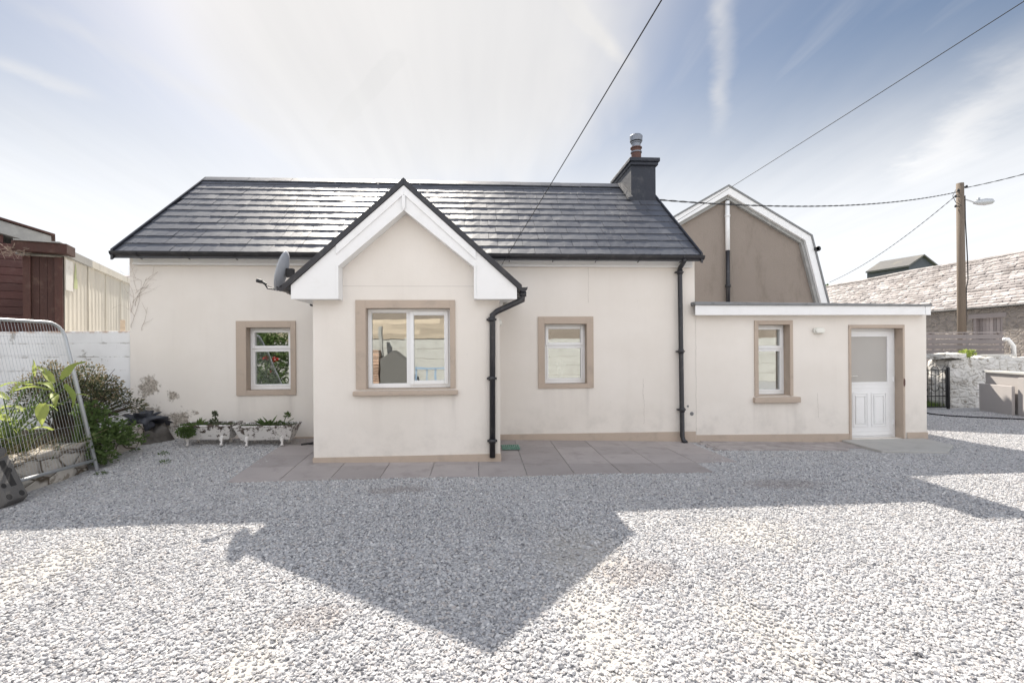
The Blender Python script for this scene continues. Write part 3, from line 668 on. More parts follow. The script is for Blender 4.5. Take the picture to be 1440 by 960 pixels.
# fascia, soffit, gutter
zf0, zf1 = PY(300, 372.5, -.06).z, PY(300, 359, -.06).z+.02
mb = MB(); mb.box(XL+.1, XR-.07, -.075, -.001, zf0, zf1); mb.box(XL+.1, XR-.07, -.09, -.0755, zf0, zf0+.028); mb.build('fascia', 'upvc', cot, bevel=.003)
def half_gutter(pa, pb, out, r=.06, brackets=0):
    """half-round gutter between two points, open side up"""
    pa, pb, out = Vector(pa), Vector(pb), Vector(out).normalized(); mb = MB(); n = 8; vs = []
    for p in (pa, pb):
        for rr in (r, r-.006):
            for j in range(n+1):
                a = math.pi*j/n; vs.append(p+out*(-math.cos(a)*rr)+Vector((0, 0, -math.sin(a)*rr)))
    m = n+1; fs = []
    for j in range(n): fs += [(j, j+1, 2*m+j+1, 2*m+j), (m+j+1, m+j, 3*m+j, 3*m+j+1)]
    fs += [(0, m, 3*m, 2*m), (m-1, 2*m-1+0, 4*m-1, 3*m-1)]
    mb.add(vs, fs); d = (pb-pa).normalized()
    mb.tube([pa+out*r, pb+out*r], .008, 6)
    for p in (pa, pb):   # stop ends
        q = [p+out*(-math.cos(math.pi*j/n)*(r+.006))+Vector((0, 0, -math.sin(math.pi*j/n)*(r+.006))) for j in range(n+1)]
        mb.prism(q, d*.008*(1 if p is pb else -1))
    L = (pb-pa).length
    for i in range(brackets):
        p = pa+d*L*(i+.5)/brackets
        q = [p+out*(-math.cos(math.pi*j/n)*(r+.009))+Vector((0, 0, -math.sin(math.pi*j/n)*(r+.009))) for j in range(n+1)]
        q2 = [p+out*(-math.cos(math.pi*j/n)*(r+.001))+Vector((0, 0, -math.sin(math.pi*j/n)*(r+.001))) for j in range(n, -1, -1)]
        mb.prism(q+q2, d*.03)
        mb.beam(p+Vector((0, 0, -r-.01)), p-out*.13+Vector((0, 0, -r-.03)), .012, .012)
    return mb
zg = 3.235
half_gutter((XV0-.03, -.27, zg), (XV1+.05, -.27, zg-.012), (0, -1, 0), .06, 13).build('gutter', 'gutter', cot)
mb = MB(); mb.box(XL+.0, XR, -.2, -.0, 3.205, 3.225); mb.build('soffit', 'upvc_old', cot)
# main downpipe
def pipe(mb, pts, r, n=14, joints=(), square=False):
    mb.tube(pts, r, n)
    for z, x, y in joints: mb.tube([(x, y, z-.04), (x, y, z+.04)], r+.008, n); mb.box(x-r-.03, x+r+.03, y+.0, y+r+.03, z-.012, z+.012)
xt, xb = PY(956.5, 372, -.1).x, PY(960, 620, -.1).x; zb = ground_z(3.6, -.1)
mb = MB(); pipe(mb, [(xt, -.27, 3.19), (xt, -.27, 3.14), (xt, -.09, 3.05), (xt, -.085, 2.95), (xb, -.085, zb+.12), (xb+.01, -.11, zb+.05), (xb+.03, -.17, zb+.02)], .041, joints=((2.98, xt, -.085), (1.58, (xt+xb)/2, -.085), (.55, xb, -.085)))
mb.build('downpipe', 'gutter', cot, smooth=True)
# ---- chimney
cy0, cy1 = 1.72, 3.05
cx0, cx1 = PY(887.5, 260, cy0).x, PY(922, 260, cy0).x
ct = PY(905, 233, cy0).z
mb = MB(); nseg = 8
for i in range(nseg):
    za, zb_ = 4.3+(ct-4.3)*i/nseg, 4.3+(ct-4.3)*(i+1)/nseg
    mb.hexa([(cx0, cy0, za), (cx1, cy0, za), (cx1, cy1, za), (cx0, cy1, za), (cx0, cy0, zb_), (cx1, cy0, zb_), (cx1, cy1, zb_), (cx0, cy1, zb_)])
chim = mb.build('chimney', 'blackpaint', cot)
mb = MB(); zt = PY(905, 221.5, cy0-.06).z; e = .075
mb.box(cx0-.02, cx1+e*.6, cy0-.05, cy1+.08, ct+.0, ct+.07); mb.box(cx0-.05, cx1+e, cy0-.08, cy1+.11, ct+.071, zt)
mb.build('chimney_cap', 'felt', chim, bevel=.012).data.materials[0] = M['blackpaint']
pc = Vector((PY(894.5, 200, 2.3).x, 2.3, zt)); pr = .118
zpt = PY(894, 208, 2.3).z; zct = PY(894, 190.5, 2.3).z
mb = MB(); mb.lathe(pc, [(pr+.03, -.02), (pr+.02, .05), (pr-.005, .08), (pr-.01, zpt-zt-.03), (pr+.012, zpt-zt-.02), (pr+.012, zpt-zt)]); mb.build('chimney_pot', 'terracotta', chim, smooth=False)
mb = MB(); q = pc+Vector((0, 0, zpt-zt)); hh = zct-zpt
mb.lathe(q, [(pr-.02, 0), (pr-.02, hh*.35), (pr, hh*.36), (pr, hh*.42)]); mb.lathe(q+Vector((0, 0, hh*.5)), [(pr+.02, 0), (pr+.025, hh*.4), (pr-.0, hh*.5), (.02, hh*.52)])
for k in range(5): a_ = k*1.257; mb.beam(q+Vector((math.cos(a_)*pr, math.sin(a_)*pr, -.1)), q+Vector((math.cos(a_)*pr, math.sin(a_)*pr, hh*.55)), .02, .01)
mb.lathe(q+Vector((0, 0, -.12)), [(pr+.008, 0), (pr+.008, .025)]); mb.build('cowl', 'steel', chim)
mb = MB()  # lead flashing around the stack
for (xa, xb_) in ((cx0-.1, cx0-.0), ):
    mb.hexa([(xa, cy0-.12, 4.78), (xb_, cy0-.12, 4.78), (xb_, RY, 5.38), (xa, RY, 5.38), (xa, cy0-.12, 4.82), (xb_, cy0-.12, 4.84), (xb_, RY, 5.41), (xa, RY, 5.38)])
mb.build('flashing', 'blackpaint', chim)

# ---- porch roof
yf = -1.7; az = 3.93; PS = .905; hw = 1.6
def proof(dx): return az-PS*dx
mb = MB(); nc = 6
for sgn in (-1, 1):
    for c in range(nc):
        d0, d1 = hw*(1-c/nc), hw*(1-(c+1)/nc); z0, z1 = proof(d0), proof(d1)
        zmid = (z0+z1)/2; yback = .0 if zmid < 3.2 else min(.75, -.28+(z0-3.2)/SL+.35)
        y = yf+.02
        while y < yback:
            w = .44; yb = min(y+w-.003, yback); t = random.random()
            n_ = Vector((sgn*PS, 0, 1)).normalized(); p = [Vector((APX+sgn*d0, y, z0)), Vector((APX+sgn*d0, yb, z0)), Vector((APX+sgn*d1, yb, z1)), Vector((APX+sgn*d1, y, z1))]
            mb.hexa([*[q-n_*.02 for q in p], p[0]+n_*.028, p[1]+n_*.028, p[2]+n_*.008, p[3]+n_*.008], t); y += w
proofo = mb.build('porch_roof', 'tiles', cot)
def rake(mb, y0, y1, off0, off1, dxa=0., dxb=hw+.02):
    """chevron strip between perpendicular offsets off0..off1 (vertical measure) below the roof line"""
    for sgn in (-1, 1):
        P = [(APX+sgn*dxa, y0, proof(dxa)-off0), (APX+sgn*dxb, y0, proof(dxb)-off0), (APX+sgn*dxb, y0, proof(dxb)-off1), (APX+sgn*dxa, y0, proof(dxa)-off1)]
        if sgn < 0: P = P[::-1]
        mb.prism(P, (0, y1-y0, 0))
mb = MB(); rake(mb, yf-.035, yf+.04, -.058, .035, 0, hw+.01); mb.build('verge_trim', 'gutter', proofo, bevel=.004)
mb = MB(); mb.box(APX-.045, APX+.045, yf+.05, .7, az-.0, az+.03); mb.build('ridge_tile', 'tiles', proofo)
# bargeboards: outer board, inner moulding, boxed eaves
zbx = PY(440, 420.5, yf).z; xbl = PY(473, 400, yf).x; xbr = PY(669.5, 400, yf).x
xo0, xo1 = PY(409, 415, yf).x, PY(727, 415, yf).x
zk = PY(473, 372, yf).z; zap = PY(568, 291, yf).z
mb = MB()
for sgn, xi, xo in ((-1, xbl, xo0), (1, xbr, xo1)):
    P = [(APX, proof(0)-.04), (xo, proof(abs(xo-APX))-.04), (xo, zbx), (xi, zbx), (xi, zk), (APX, zap)]
    P = [(x, yf, z) for x, z in P]
    if sgn > 0: P = P[::-1]
    mb.prism(P, (0, .022, 0))
bb = mb.build('bargeboard', 'upvc', cot, bevel=.003)
mb = MB()   # raised outer band + inner bead
for sgn, xi in ((-1, xbl), (1, xbr)):
    def band(o0, o1, y0):
        d1 = abs(xi-APX); P = [(APX, y0, proof(0)-o0), (APX+sgn*d1*1.0, y0, proof(d1)-o0), (APX+sgn*d1, y0, proof(d1)-o1), (APX, y0, proof(0)-o1)]
        if sgn > 0: P = P[::-1]
        mb.prism(P, (0, .3, 0) if y0 > yf else (0, .02, 0))
    band(.042, .165, yf-.018)
    s = xi; mb.box(min(s, s-sgn*.03), max(s, s-sgn*.03), yf-.012, YP-.001, zbx+.002, zk)   # vertical return of the box end
    # inner bead along the rake, runs back to the wall (soffit)
    sl = (zap-zk)/abs(xi-APX)
    P = [(APX, yf-.008, zap), (xi, yf-.008, zk), (xi, yf-.008, zk-.045), (APX, yf-.008, zap-.045)]
    if sgn > 0: P = P[::-1]
    mb.prism(P, (0, YP-yf+.006, 0))
    mb.box(min(xi, xo0 if sgn < 0 else xo1), max(xi, xo0 if sgn < 0 else xo1), yf+.023, -.02, zbx+.004, zbx+.02)
mb.build('bead', 'upvc', bb, bevel=.002)
for sgn, xo in ((-1, xo0), (1, xo1)):      # side fascias of the porch eaves
    mb = MB(); mb.box(min(xo, xo-sgn*.02), max(xo, xo-sgn*.02), yf+.023, -.01, zbx+.021, proof(abs(xo-APX))-.07); mb.build('fascia', 'upvc', bb)
mb = MB(); fz = PY(568, 295, yf-.03).z   # finial
mb.box(APX-.022, APX+.022, yf-.04, yf-.019, fz+.03, fz+.2); mb.prism([(APX-.022, yf-.04, fz+.03), (APX, yf-.04, fz), (APX+.022, yf-.04, fz+.03)], (0, .021, 0)); mb.build('finial', 'upvc', bb, bevel=.003)
# porch gutters + pipes
gL, gR = APX-hw-.03, APX+hw+.03; gzp = proof(hw)+.015
half_gutter((gL, yf-.02, gzp), (gL, -.02, gzp), (-1, 0, 0), .055, 3).build('gutter', 'gutter', cot)
half_gutter((gR, yf-.02, gzp), (gR, -.02, gzp), (1, 0, 0), .055, 3).build('gutter', 'gutter', cot)
yp = YP-.05
a0 = PY(727, 413, yf+.06); a1 = PY(727, 424, yf+.06); a2 = PY(693, 437, yp); a3 = PY(692.5, 448, yp); a4 = PY(692.5, 643, yp)
def sqpipe(pts, r=.03):
    m_ = MB(); m_.tube(pts, r*1.3, 4); return m_
mb = MB(); mb.tube([(gR+.0, yf+.06, gzp-.04), (gR, yf+.06, gzp-.16), (a3.x+.06, yp-.0, a3.z+.1), (a3.x, yp, a3.z+.05), (a3.x, yp, a3.z-.05), (a4.x, yp, a4.z)], .042, 14)
mb.tube([(gR, yf+.06, gzp-.05), (gR, yf+.06, gzp-.12)], .05, 14)
for pz in (449, 532, 620):
    z = PY(692, pz, yp).z; mb.tube([(a4.x, yp, z-.03), (a4.x, yp, z+.03)], .05, 14); mb.box(a4.x-.07, a4.x+.07, yp+.01, YP-.001, z-.014, z+.014)
mb.build('downpipe', 'gutter', cot, smooth=True)
xl = PX0-.045; mb = MB(); mb.tube([(gL+.0, -.55, gzp-.04), (gL, -.55, gzp-.12), (xl-.02, -.4, gzp-.22), (xl, -.38, gzp-.3), (xl, -.38, .2)], .034, 14); mb.build('downpipe', 'gutter', cot, smooth=True)

# ---- extension flat roof
fa = PY(977.5, 429, -.15); fb = PY(977, 443, -.15)
XF0, XF1 = PY(978, 436, -.15).x, PY(1308, 436, -.15).x; zt0, zb0 = PY(978, 429, -.15).z, PY(978, 443, -.15).z; zt1, zb1 = PY(1308, 430.5, -.15).z, PY(1308, 442.5, -.15).z
mb = MB(); mb.hexa([(XF0, -.15, zb0), (XF1, -.15, zb1), (XF1, -.125, zb1), (XF0, -.125, zb0), (XF0, -.15, zt0), (XF1, -.15, zt1), (XF1, -.125, zt1), (XF0, -.125, zt0)])
mb.hexa([(XF1-.02, -.1245, zb1), (XF1, -.1245, zb1), (XF1, 4.5, zb1), (XF1-.02, 4.5, zb1), (XF1-.02, -.1245, zt1), (XF1, -.1245, zt1), (XF1, 4.5, zt1), (XF1-.02, 4.5, zt1)])
mb.hexa([(XF1-.09, -.158, zb1-.004), (XF1+.006, -.158, zb1-.004), (XF1+.006, -.1505, zb1-.004), (XF1-.09, -.1505, zb1-.004), (XF1-.09, -.158, zt1), (XF1+.006, -.158, zt1), (XF1+.006, -.1505, zt1), (XF1-.09, -.1505, zt1)])
mb.build('fascia', 'upvc', cot, bevel=.002)
mb = MB(); k0, k1 = PY(978, 424, -.17).z, PY(1308, 427.5, -.17).z
mb.hexa([(XF0-.02, -.18, zt0+.001), (XF1+.02, -.18, zt1+.001), (XF1+.02, 4.52, zt1+.001), (XF0-.02, 4.52, zt0+.001), (XF0-.02, -.18, k0), (XF1+.02, -.18, k1), (XF1+.02, 4.52, k1), (XF0-.02, 4.52, k0)])
mb.build('flat_roof', 'felt', cot, bevel=.01)
mb = MB(); mb.box(XF0, XF1-.03, -.124, -.001, zb0+.01, zb0+.02); mb.box(XR, XF1-.03, .001, 4.4, ZX-.0, ZX+.01); mb.build('soffit', 'upvc_old', cot)
# gully cover, pipe ends on wall
for (px, py, r) in ((967.5, 571, .02), (973, 581.5, .035)):
    q = PY(px, py, -.006); mb = MB(); mb.tube([(q.x, -.004, q.z), (q.x, .002, q.z)], r, 12); mb.build('vent_hole', 'felt', cot)

# ------------------------------------------------------------------ fixtures on the house
dish = thing('satellite_dish', (-2.62, -1.45, 2.6), 'grey satellite dish with black feed arm at left eave of the porch roof', 'satellite dish')
dc = PY(396, 381, -1.3); n = Vector((-.93, -.22, .28)).normalized(); n = Vector((-.955, -.08, .25)).normalized()
u_ = n.cross(Vector((0, 0, 1))).normalized(); v_ = u_.cross(n)
mb = MB(); rings, seg = 7, 40; rd = .27; vs = []
for side in (0, 1):
    for i in range(rings+1):
        r_ = rd*i/rings
        for j in range(seg):
            a_ = 2*math.pi*j/seg; p = dc+u_*math.cos(a_)*r_*.92+v_*math.sin(a_)*r_*1.08+n*(.055*(r_/rd)**2-.055-(.006 if side else 0)); vs.append(p)
o_ = (rings+1)*seg; fs = []
for i in range(rings):
    for j in range(seg):
        k2 = (j+1) % seg; fs.append((i*seg+j, i*seg+k2, (i+1)*seg+k2, (i+1)*seg+j)); fs.append((o_+i*seg+k2, o_+i*seg+j, o_+(i+1)*seg+j, o_+(i+1)*seg+k2))
for j in range(seg): k2 = (j+1) % seg; fs.append((rings*seg+j, rings*seg+k2, o_+rings*seg+k2, o_+rings*seg+j))
mb.add(vs, fs); mb.build('reflector', 'dishgrey', dish, smooth=True)
lnb = PY(366, 397, -1.35); base = dc+v_*(-.27)
mb = MB(); mb.tube([base+n*-.03, dc-v_*.29+n*.12, lnb+Vector((.06, 0, -.02))], .011, 8); mb.tube([lnb+Vector((.1, 0, -.05)), lnb+Vector((.2, 0, -.09)), base+Vector((-.02, -.02, -.02))], .004, 6); mb.build('feed_arm', 'blackmetal', dish)
mb = MB(); mb.tube([lnb+Vector((-.045, 0, .03)), lnb+Vector((.02, 0, .01))], [.03, .028], 12); mb.tube([lnb+Vector((.02, 0, .01)), lnb+Vector((.08, 0, -.03))], .018, 10); mb.build('receiver', 'blackmetal', dish)
mb = MB(); m0 = dc-n*.07; ed = Vector((APX-hw+.03, -1.3, proof(hw)-.02))
mb.obox(m0-Vector((.0, .04, .07)), (.1, 0, 0), (0, .08, 0), (0, 0, .12)); mb.tube([m0+Vector((.07, 0, .02)), m0+Vector((.07, 0, -.16)), ed], .02, 10); mb.tube([base, m0+Vector((.05, 0, -.12))], .014, 8); mb.obox(ed-Vector((.05, .05, .05)), (.1, 0, 0), (0, .1, 0), (0, 0, .08)); mb.build('bracket', 'blackmetal', dish)
lp = PY(1150, 465, 0)
bl = thing('bulkhead_light', (lp.x, 0, lp.z), 'small white oval bulkhead light on the extension wall between window and door', 'wall light')
mb = MB(); pts = []; rw, rh = .1, .055
for k in range(28): a_ = 2*math.pi*k/28; pts.append((lp.x+(rw if math.cos(a_) > 0 else -rw)*.5+rh*math.cos(a_), -.0, lp.z+rh*math.sin(a_)))
mb.prism(pts, (0, -.05, 0)); mb.build('base', 'lampwhite', bl, bevel=.012)
mb = MB(); pts = [(lp.x+(p_[0]-lp.x)*.84, -.0505, lp.z+(p_[2]-lp.z)*.78) for p_ in pts]; mb.prism(pts, (0, -.03, 0)); mb.build('diffuser', 'lampwhite', bl, bevel=.014)
sp = PY(712, 427, -1.1)
sl_ = thing('security_light', tuple(sp), 'beige spotlight under the right eave of the porch', 'light')
mb = MB(); mb.tube([(sp.x, sp.y, zbx+.0), (sp.x, sp.y, zbx-.03)], .05, 14); mb.build('base', 'lampwhite', sl_)
mb = MB(); mb.tube([(sp.x, sp.y, zbx-.03), (sp.x-.02, sp.y-.05, zbx-.06), (sp.x-.04, sp.y-.12, zbx-.09)], [.025, .045, .06], 14); mb.build('lamp_shade', 'lampwhite', sl_)
q = PY(703.5, 453, -.6)
mb = MB(); mb.lathe((PX1+.035, -.6, q.z-.05), [(.01, -.01), (.035, .0), (.045, .03), (.04, .07), (.02, .1)], 16); tag(mb.build('wall_lamp', 'lampwhite', smooth=True), 'small round white lamp on side wall of the porch behind the downpipe', 'wall light')
# gully
gq = PZ(716, 629, .07)
mb = MB(); gx, gy = gq.x+.02, gq.y; gz_ = ground_z(gx, gy)+.026
for i in range(9): mb.box(gx-.13+i*.032, gx-.13+i*.032+.018, gy-.15, gy+.15, gz_, gz_+.014)
for i in range(5): mb.box(gx-.14, gx+.14, gy-.16+i*.075, gy-.16+i*.075+.018, gz_-.002, gz_+.012)
tag(mb.build('drain_grate', 'greenplastic'), 'green drain grate on paving beside the porch corner', 'drain')
# ornaments inside the little window
q = PY(789, 523, .3); zi = o_small[2]+.02
fig = MB(); fig.lathe((q.x, .36, zi), [(.05, 0), (.055, .02), (.03, .06), (.05, .14), (.06, .2), (.03, .25), (.045, .3), (.05, .34), (.03, .39)], 14)
for s_ in (-1, 1): fig.tube([(q.x, .36, zi+.2), (q.x+s_*.06, .35, zi+.26), (q.x+s_*.08, .35, zi+.33)], [.02, .018, .025], 8)
tag(fig.build('figurine', 'upvc', smooth=True), 'white figurine standing inside the small window right of the porch', 'ornament')
mb = MB(); mb.box(o_small[0]-.1, o_small[1]+.1, .301, .5, zi-.04, zi-.0); tag(mb.build('window_board', 'upvc', cot), None, None)

# ------------------------------------------------------------------ cables
def cable(pts, r, label, sag=0., twist=False, name='overhead_cable', n=24):
    A, B = Vector(pts[0]), Vector(pts[-1]); P = []
    if len(pts) == 2:
        for i in range(n+1):
            t = i/n; P.append(A.lerp(B, t)-Vector((0, 0, 4*sag*t*(1-t))))
    else: P = [Vector(p) for p in pts]
    mb = MB()
    if twist:
        L = sum((P[i+1]-P[i]).length for i in range(len(P)-1)); m_ = int(L/.09)
        for ph in (0, math.pi):
            Q = []
            for i in range(m_+1):
                t = i/m_; q = A.lerp(B, t)-Vector((0, 0, 4*sag*t*(1-t))); d = (B-A).normalized(); s = d.cross(Vector((0, 0, 1))).normalized(); w = ph+t*L*2*math.pi/.7
                Q.append(q+(s*math.cos(w)+Vector((0, 0, 1))*math.sin(w))*r*1.1)
            mb.tube(Q, r, 4)
    else: mb.tube(P, r, 6)
    return tag(mb.build(name, 'cable'), label, 'cable')
A = PY(705, 373, -.06); B = Vector((0, 0, 0))
x_, y_, z_ = ray(918, 0); t = 3.0; B = Vector((x_*t, -D+y_*t, H+z_*t)); E = A+(B-A)*3.9
cable([A, E], .0045, 'thin black cable running steeply up from the wall right of the porch gable', .12)
PB = E
x_, y_, z_ = ray(1420, 0); t = 4.5; B2 = Vector((x_*t, -D+y_*t, H+z_*t)); A2 = PY(958, 331, 1.2); A2 = Vector((XR+.02, 1.0, 4.12)); E2 = A2+(B2-A2)*3.5
cable([A2, E2], .0045, 'thin black cable crossing the sky at upper right from the cottage gable', .12)
poleY = 10.; pt = PY(1350, 258, poleY); pw = Vector((pt.x, poleY, 0))
c3 = PY(926, 281, 2.3)
cable([c3, Vector((pt.x-.12, poleY, pt.z-.35))], .010, 'twisted black cable sagging between the chimney and the wooden pole', .33, True)
cable([Vector((pt.x-.12, poleY, pt.z-.45)), PY(1166, 397, 22)], .008, 'black cable descending leftwards from the wooden pole behind the gambrel house', .35, True)
cable([Vector((pt.x+.12, poleY, pt.z-.2)), PY(1500, 228, 7)], .010, 'twisted black cable leaving the right side of the wooden pole', .05, True)

# ------------------------------------------------------------------ utility pole with street lamp
def utility_pole(base, top, label, lamp=True):
    t = thing('utility_pole', tuple(base), label, 'utility pole')
    mb = MB(); mb.tube([base, base.lerp(top, .5), top], [.15, .138, .125], 20); mb.build('pole', 'pole', t, smooth=True)
    if lamp:
        a = top+Vector((.12, 0, -.62)); b = PY(1372, 285, poleY); c = PY(1398, 283, poleY)
        m_ = MB(); m_.tube([a, b], .025, 8); m_.build('lamp_arm', 'galv', t)
        m_ = MB(); d = c-b; m_.tube([b-d*.1, b+d*.15, b+d*.5, b+d*.85, c+Vector((0, 0, .0))], [.05, .11, .14, .11, .03], 12); m_.box(b.x+.08, b.x+.16, poleY-.04, poleY+.04, b.z+.1, b.z+.2); o = m_.build('lamp_head', 'galv', t, smooth=True)
        m_ = MB()
        for (dx, dz) in ((-.18, -.3), (-.3, -.55), (.18, -.15), (-.3, -.95)):
            m_.tube([top+Vector((0, -.05, dz)), top+Vector((dx, -.1, dz-.02))], .02, 6); m_.lathe(top+Vector((dx, -.1, dz-.06)), [(.03, 0), (.05, .03), (.03, .1)], 10)
        m_.tube([top+Vector((-.3, -.1, -.3)), top+Vector((-.45, -.12, -.55)), top+Vector((-.3, -.1, -.8)), top+Vector((-.1, -.15, -.95))], .012, 6)
        m_.build('insulator', 'blackmetal', t)
        m_ = MB(); P = [top+Vector((.19, -.02, -.5)), top+Vector((.2, -.02, -1.5)), top+Vector((.28, -.02, -3)), top+Vector((.3, -.02, -3.9)), top+Vector((.19, -.05, -4.3)), top+Vector((.18, -.05, -5.8))]; m_.tube(P, .022, 6); m_.build('service_cable', 'cable', t)
    return t
utility_pole(Vector((pt.x+.05, poleY, -.1)), pt, 'weathered wooden utility pole with grey street lamp behind the board fence')

# ------------------------------------------------------------------ gambrel house behind
gy = 8.
AP, KR, BR = PY(1022, 264, gy), PY(1137, 333, gy), PY(1160, 424, gy); BR = KR+(BR-KR)*1.25
KL, BL = Vector((2*AP.x-KR.x, gy, KR.z)), Vector((2*AP.x-BR.x, gy, BR.z))
gh = thing('gambrel_house', (AP.x, gy, -.1), 'brown pebbledashed house end with white gambrel bargeboards behind the extension', 'house')
ins = lambda p, d: Vector((AP.x+(p.x-AP.x)*(1-d), p.y, p.z-d*1.6))
mb = MB(); G = [Vector((BL.x+.35, gy+.12, -.3)), Vector((BR.x-.35, gy+.12, -.3)), ins(BR, .05)+Vector((0, .12, 0)), ins(KR, .05)+Vector((0, .12, 0)), ins(AP, .05)+Vector((0, .12, -.05)), ins(KL, .05)+Vector((0, .12, 0)), ins(BL, .05)+Vector((0, .12, 0))]
mb.prism(G, (0, 9, 0)); mb.build('wall', 'pebbledash', gh)
mb = MB(); tk = Vector((0, 9.3, 0))
def offs(w):     # roof outline moved inwards by w (mitred at the knees)
    L = [BL, KL, AP, KR, BR]; out = []
    for i_, p in enumerate(L):
        ns = []
        for a, b in ((i_-1, i_), (i_, i_+1)):
            if a < 0 or b > 4: continue
            d = (L[b]-L[a]).normalized(); ns.append(Vector((d.z, 0, -d.x)))
        m = sum(ns, Vector()).normalized(); out.append(p+m*w/max(.3, m.dot(ns[0])))
    return out
def band(mb, w0, w1, y0, dy):
    A_, B_2 = offs(w0), offs(w1)
    for i_ in range(4): mb.prism([Vector((p.x, y0, p.z)) for p in (A_[i_], A_[i_+1], B_2[i_+1], B_2[i_])], (0, dy, 0))
mb = MB(); band(mb, 0, .23, gy-.12, .1); mb.build('bargeboard', 'upvc', gh)
mb = MB(); band(mb, -.06, -.003, gy-.15, 9.5); mb.build('roof', 'felt', gh)
mb = MB(); band(mb, .16, .34, gy-.015, .13); mb.build('soffit', 'greyboard', gh)
mb = MB(); g1 = PY(1142, 351, gy); mb.tube([(g1.x+.1, gy-.2, g1.z), (g1.x+.1, gy+9, g1.z)], .09, 10); mb.box(g1.x-.02, g1.x+.12, gy-.2, gy-.13, g1.z-.06, g1.z+.05); mb.build('gutter', 'blackmetal', gh)
xp = PY(1023, 300, gy-.0).x
for (ya, yb, m_) in ((283, 352, 'upvc'), (352, 440, 'gutter')):
    a_, b_ = PY(1022.5, ya, gy), PY(1024, yb, gy); mb = MB(); mb.tube([(xp, gy+.0, a_.z), (xp, gy+.0, b_.z)], .075 if m_ == 'upvc' else .068, 14)
    if m_ == 'gutter': mb.tube([(xp, gy, b_.z+.9), (xp, gy, b_.z+1.0)], .09, 14)
    else: mb.tube([(xp, gy, a_.z-.55), (xp, gy, a_.z-.48)], .09, 14)
    mb.build('downpipe', m_, gh, smooth=True, label='white upper pipe' if m_ == 'upvc' else 'dark lower pipe')

# ------------------------------------------------------------------ stone barn
WX, WE, WR = 22.2, 3.43, 5.95; RX = WX+3.2
barn = thing('stone_barn', (WX, 20, -.1), 'long rubble stone barn with pale sagging slate roof behind the wooden pole', 'barn')
wy = sorted((PX(1367, 455, WX).y, PX(1410, 455, WX).y)); wz0, wz1 = PX(1390, 478, WX).z, PX(1390, 443, WX).z
mb = MB(); Y0, Y1 = 5., 44.
def wallx(mb, X, y0, y1, z0, z1, hole, th):
    a, b, c, d = hole
    for (p, q, r, s) in ((y0, a, z0, z1), (b, y1, z0, z1), (a, b, z0, c), (a, b, d, z1)): mb.box(X, X+th, p, q, r, s)
wallx(mb, WX, Y0, Y1, -.4, WE, (wy[0], wy[1], wz0, wz1), .5)
mb.box(WX+.001, WX+6.4, Y0+.0, Y0+.4, -.4, WE-.01); mb.prism([(WX, Y1, -.4), (WX+6.4, Y1, -.4), (WX+6.4, Y1, WE), (RX, Y1, WR-.1), (WX, Y1, WE)], (0, .4, 0))
mb.prism([(WX, Y0, WE-.009), (WX+6.4, Y0, WE-.009), (RX, Y0, WR-.12)], (0, .4, 0)); mb.box(WX+5.9, WX+6.4, Y0+.401, Y1, -.4, WE)
mb.build('wall', 'rubble', barn)
mb = MB(); nc = 20   # slate courses with wavy noses
for sgn in (-1, 1):
    for c in range(nc):
        t0, t1 = c/nc, (c+1)/nc; y = Y0-.3+random.uniform(0, .3)
        xa, xb = RX+sgn*3.4*(1-t0), RX+sgn*3.4*(1-t1); za, zb = WE-.1+(WR-WE+.1)*t0, WE-.1+(WR-WE+.1)*t1
        while y < Y1+.3:
            w = random.uniform(.26, .4)*(1 if y < 26 else 1.6)
            if sgn > 0: w = 3.
            sg = .06*mnoise.noise(Vector((y*.25, c*.4, 0))); h = .035+random.uniform(0, .05); xs_ = random.uniform(-.03, .03)
            mb.hexa([(xa+xs_, y, za-.05+sg), (xa+xs_, y+w-.01, za-.05+sg), (xb, y+w-.01, zb-.05+sg), (xb, y, zb-.05+sg), (xa+xs_, y, za+h+sg), (xa+xs_, y+w-.01, za+h+sg-.015), (xb, y+w-.01, zb+.005+sg), (xb, y, zb+.005+sg)][::1], random.random()); y += w
mb.build('roof', 'oldslate', barn)
mb = MB(); y = Y0-.3
while y < Y1: w = .45; mb.tube([(RX, y, WR+.04+.06*mnoise.noise(Vector((y*.25, 8, 0)))), (RX, y+w, WR+.04+.06*mnoise.noise(Vector((y*.25, 8, 0))))], .09, 8, random.random()); y += w
mb.build('ridge_tile', 'terracotta', barn).data.materials[0] = M['oldslate']
mb = MB(); mb.tube([(WX-.22, Y0, WE-.14), (WX-.22, 26, WE-.14)], .045, 8); mb.build('gutter', 'blackmetal', barn)
mb = MB(); nb = 7
for i in range(nb):
    a_ = wy[0]+.12+(wy[1]-wy[0]-.24)*i/nb; mb.box(WX+.2, WX+.24, a_, a_+(wy[1]-wy[0]-.24)/nb-.012, wz0, wz1-.12, random.random())
sh = mb.build('shutter', 'greywood', barn)
mb = MB(); mb.box(WX+.05, WX+.3, wy[0], wy[0]+.12, wz0, wz1); mb.box(WX+.05, WX+.3, wy[1]-.12, wy[1], wz0, wz1); mb.box(WX-.02, WX+.3, wy[0]-.15, wy[1]+.15, wz1-.12, wz1+.08); mb.build('frame', 'greywood', sh)

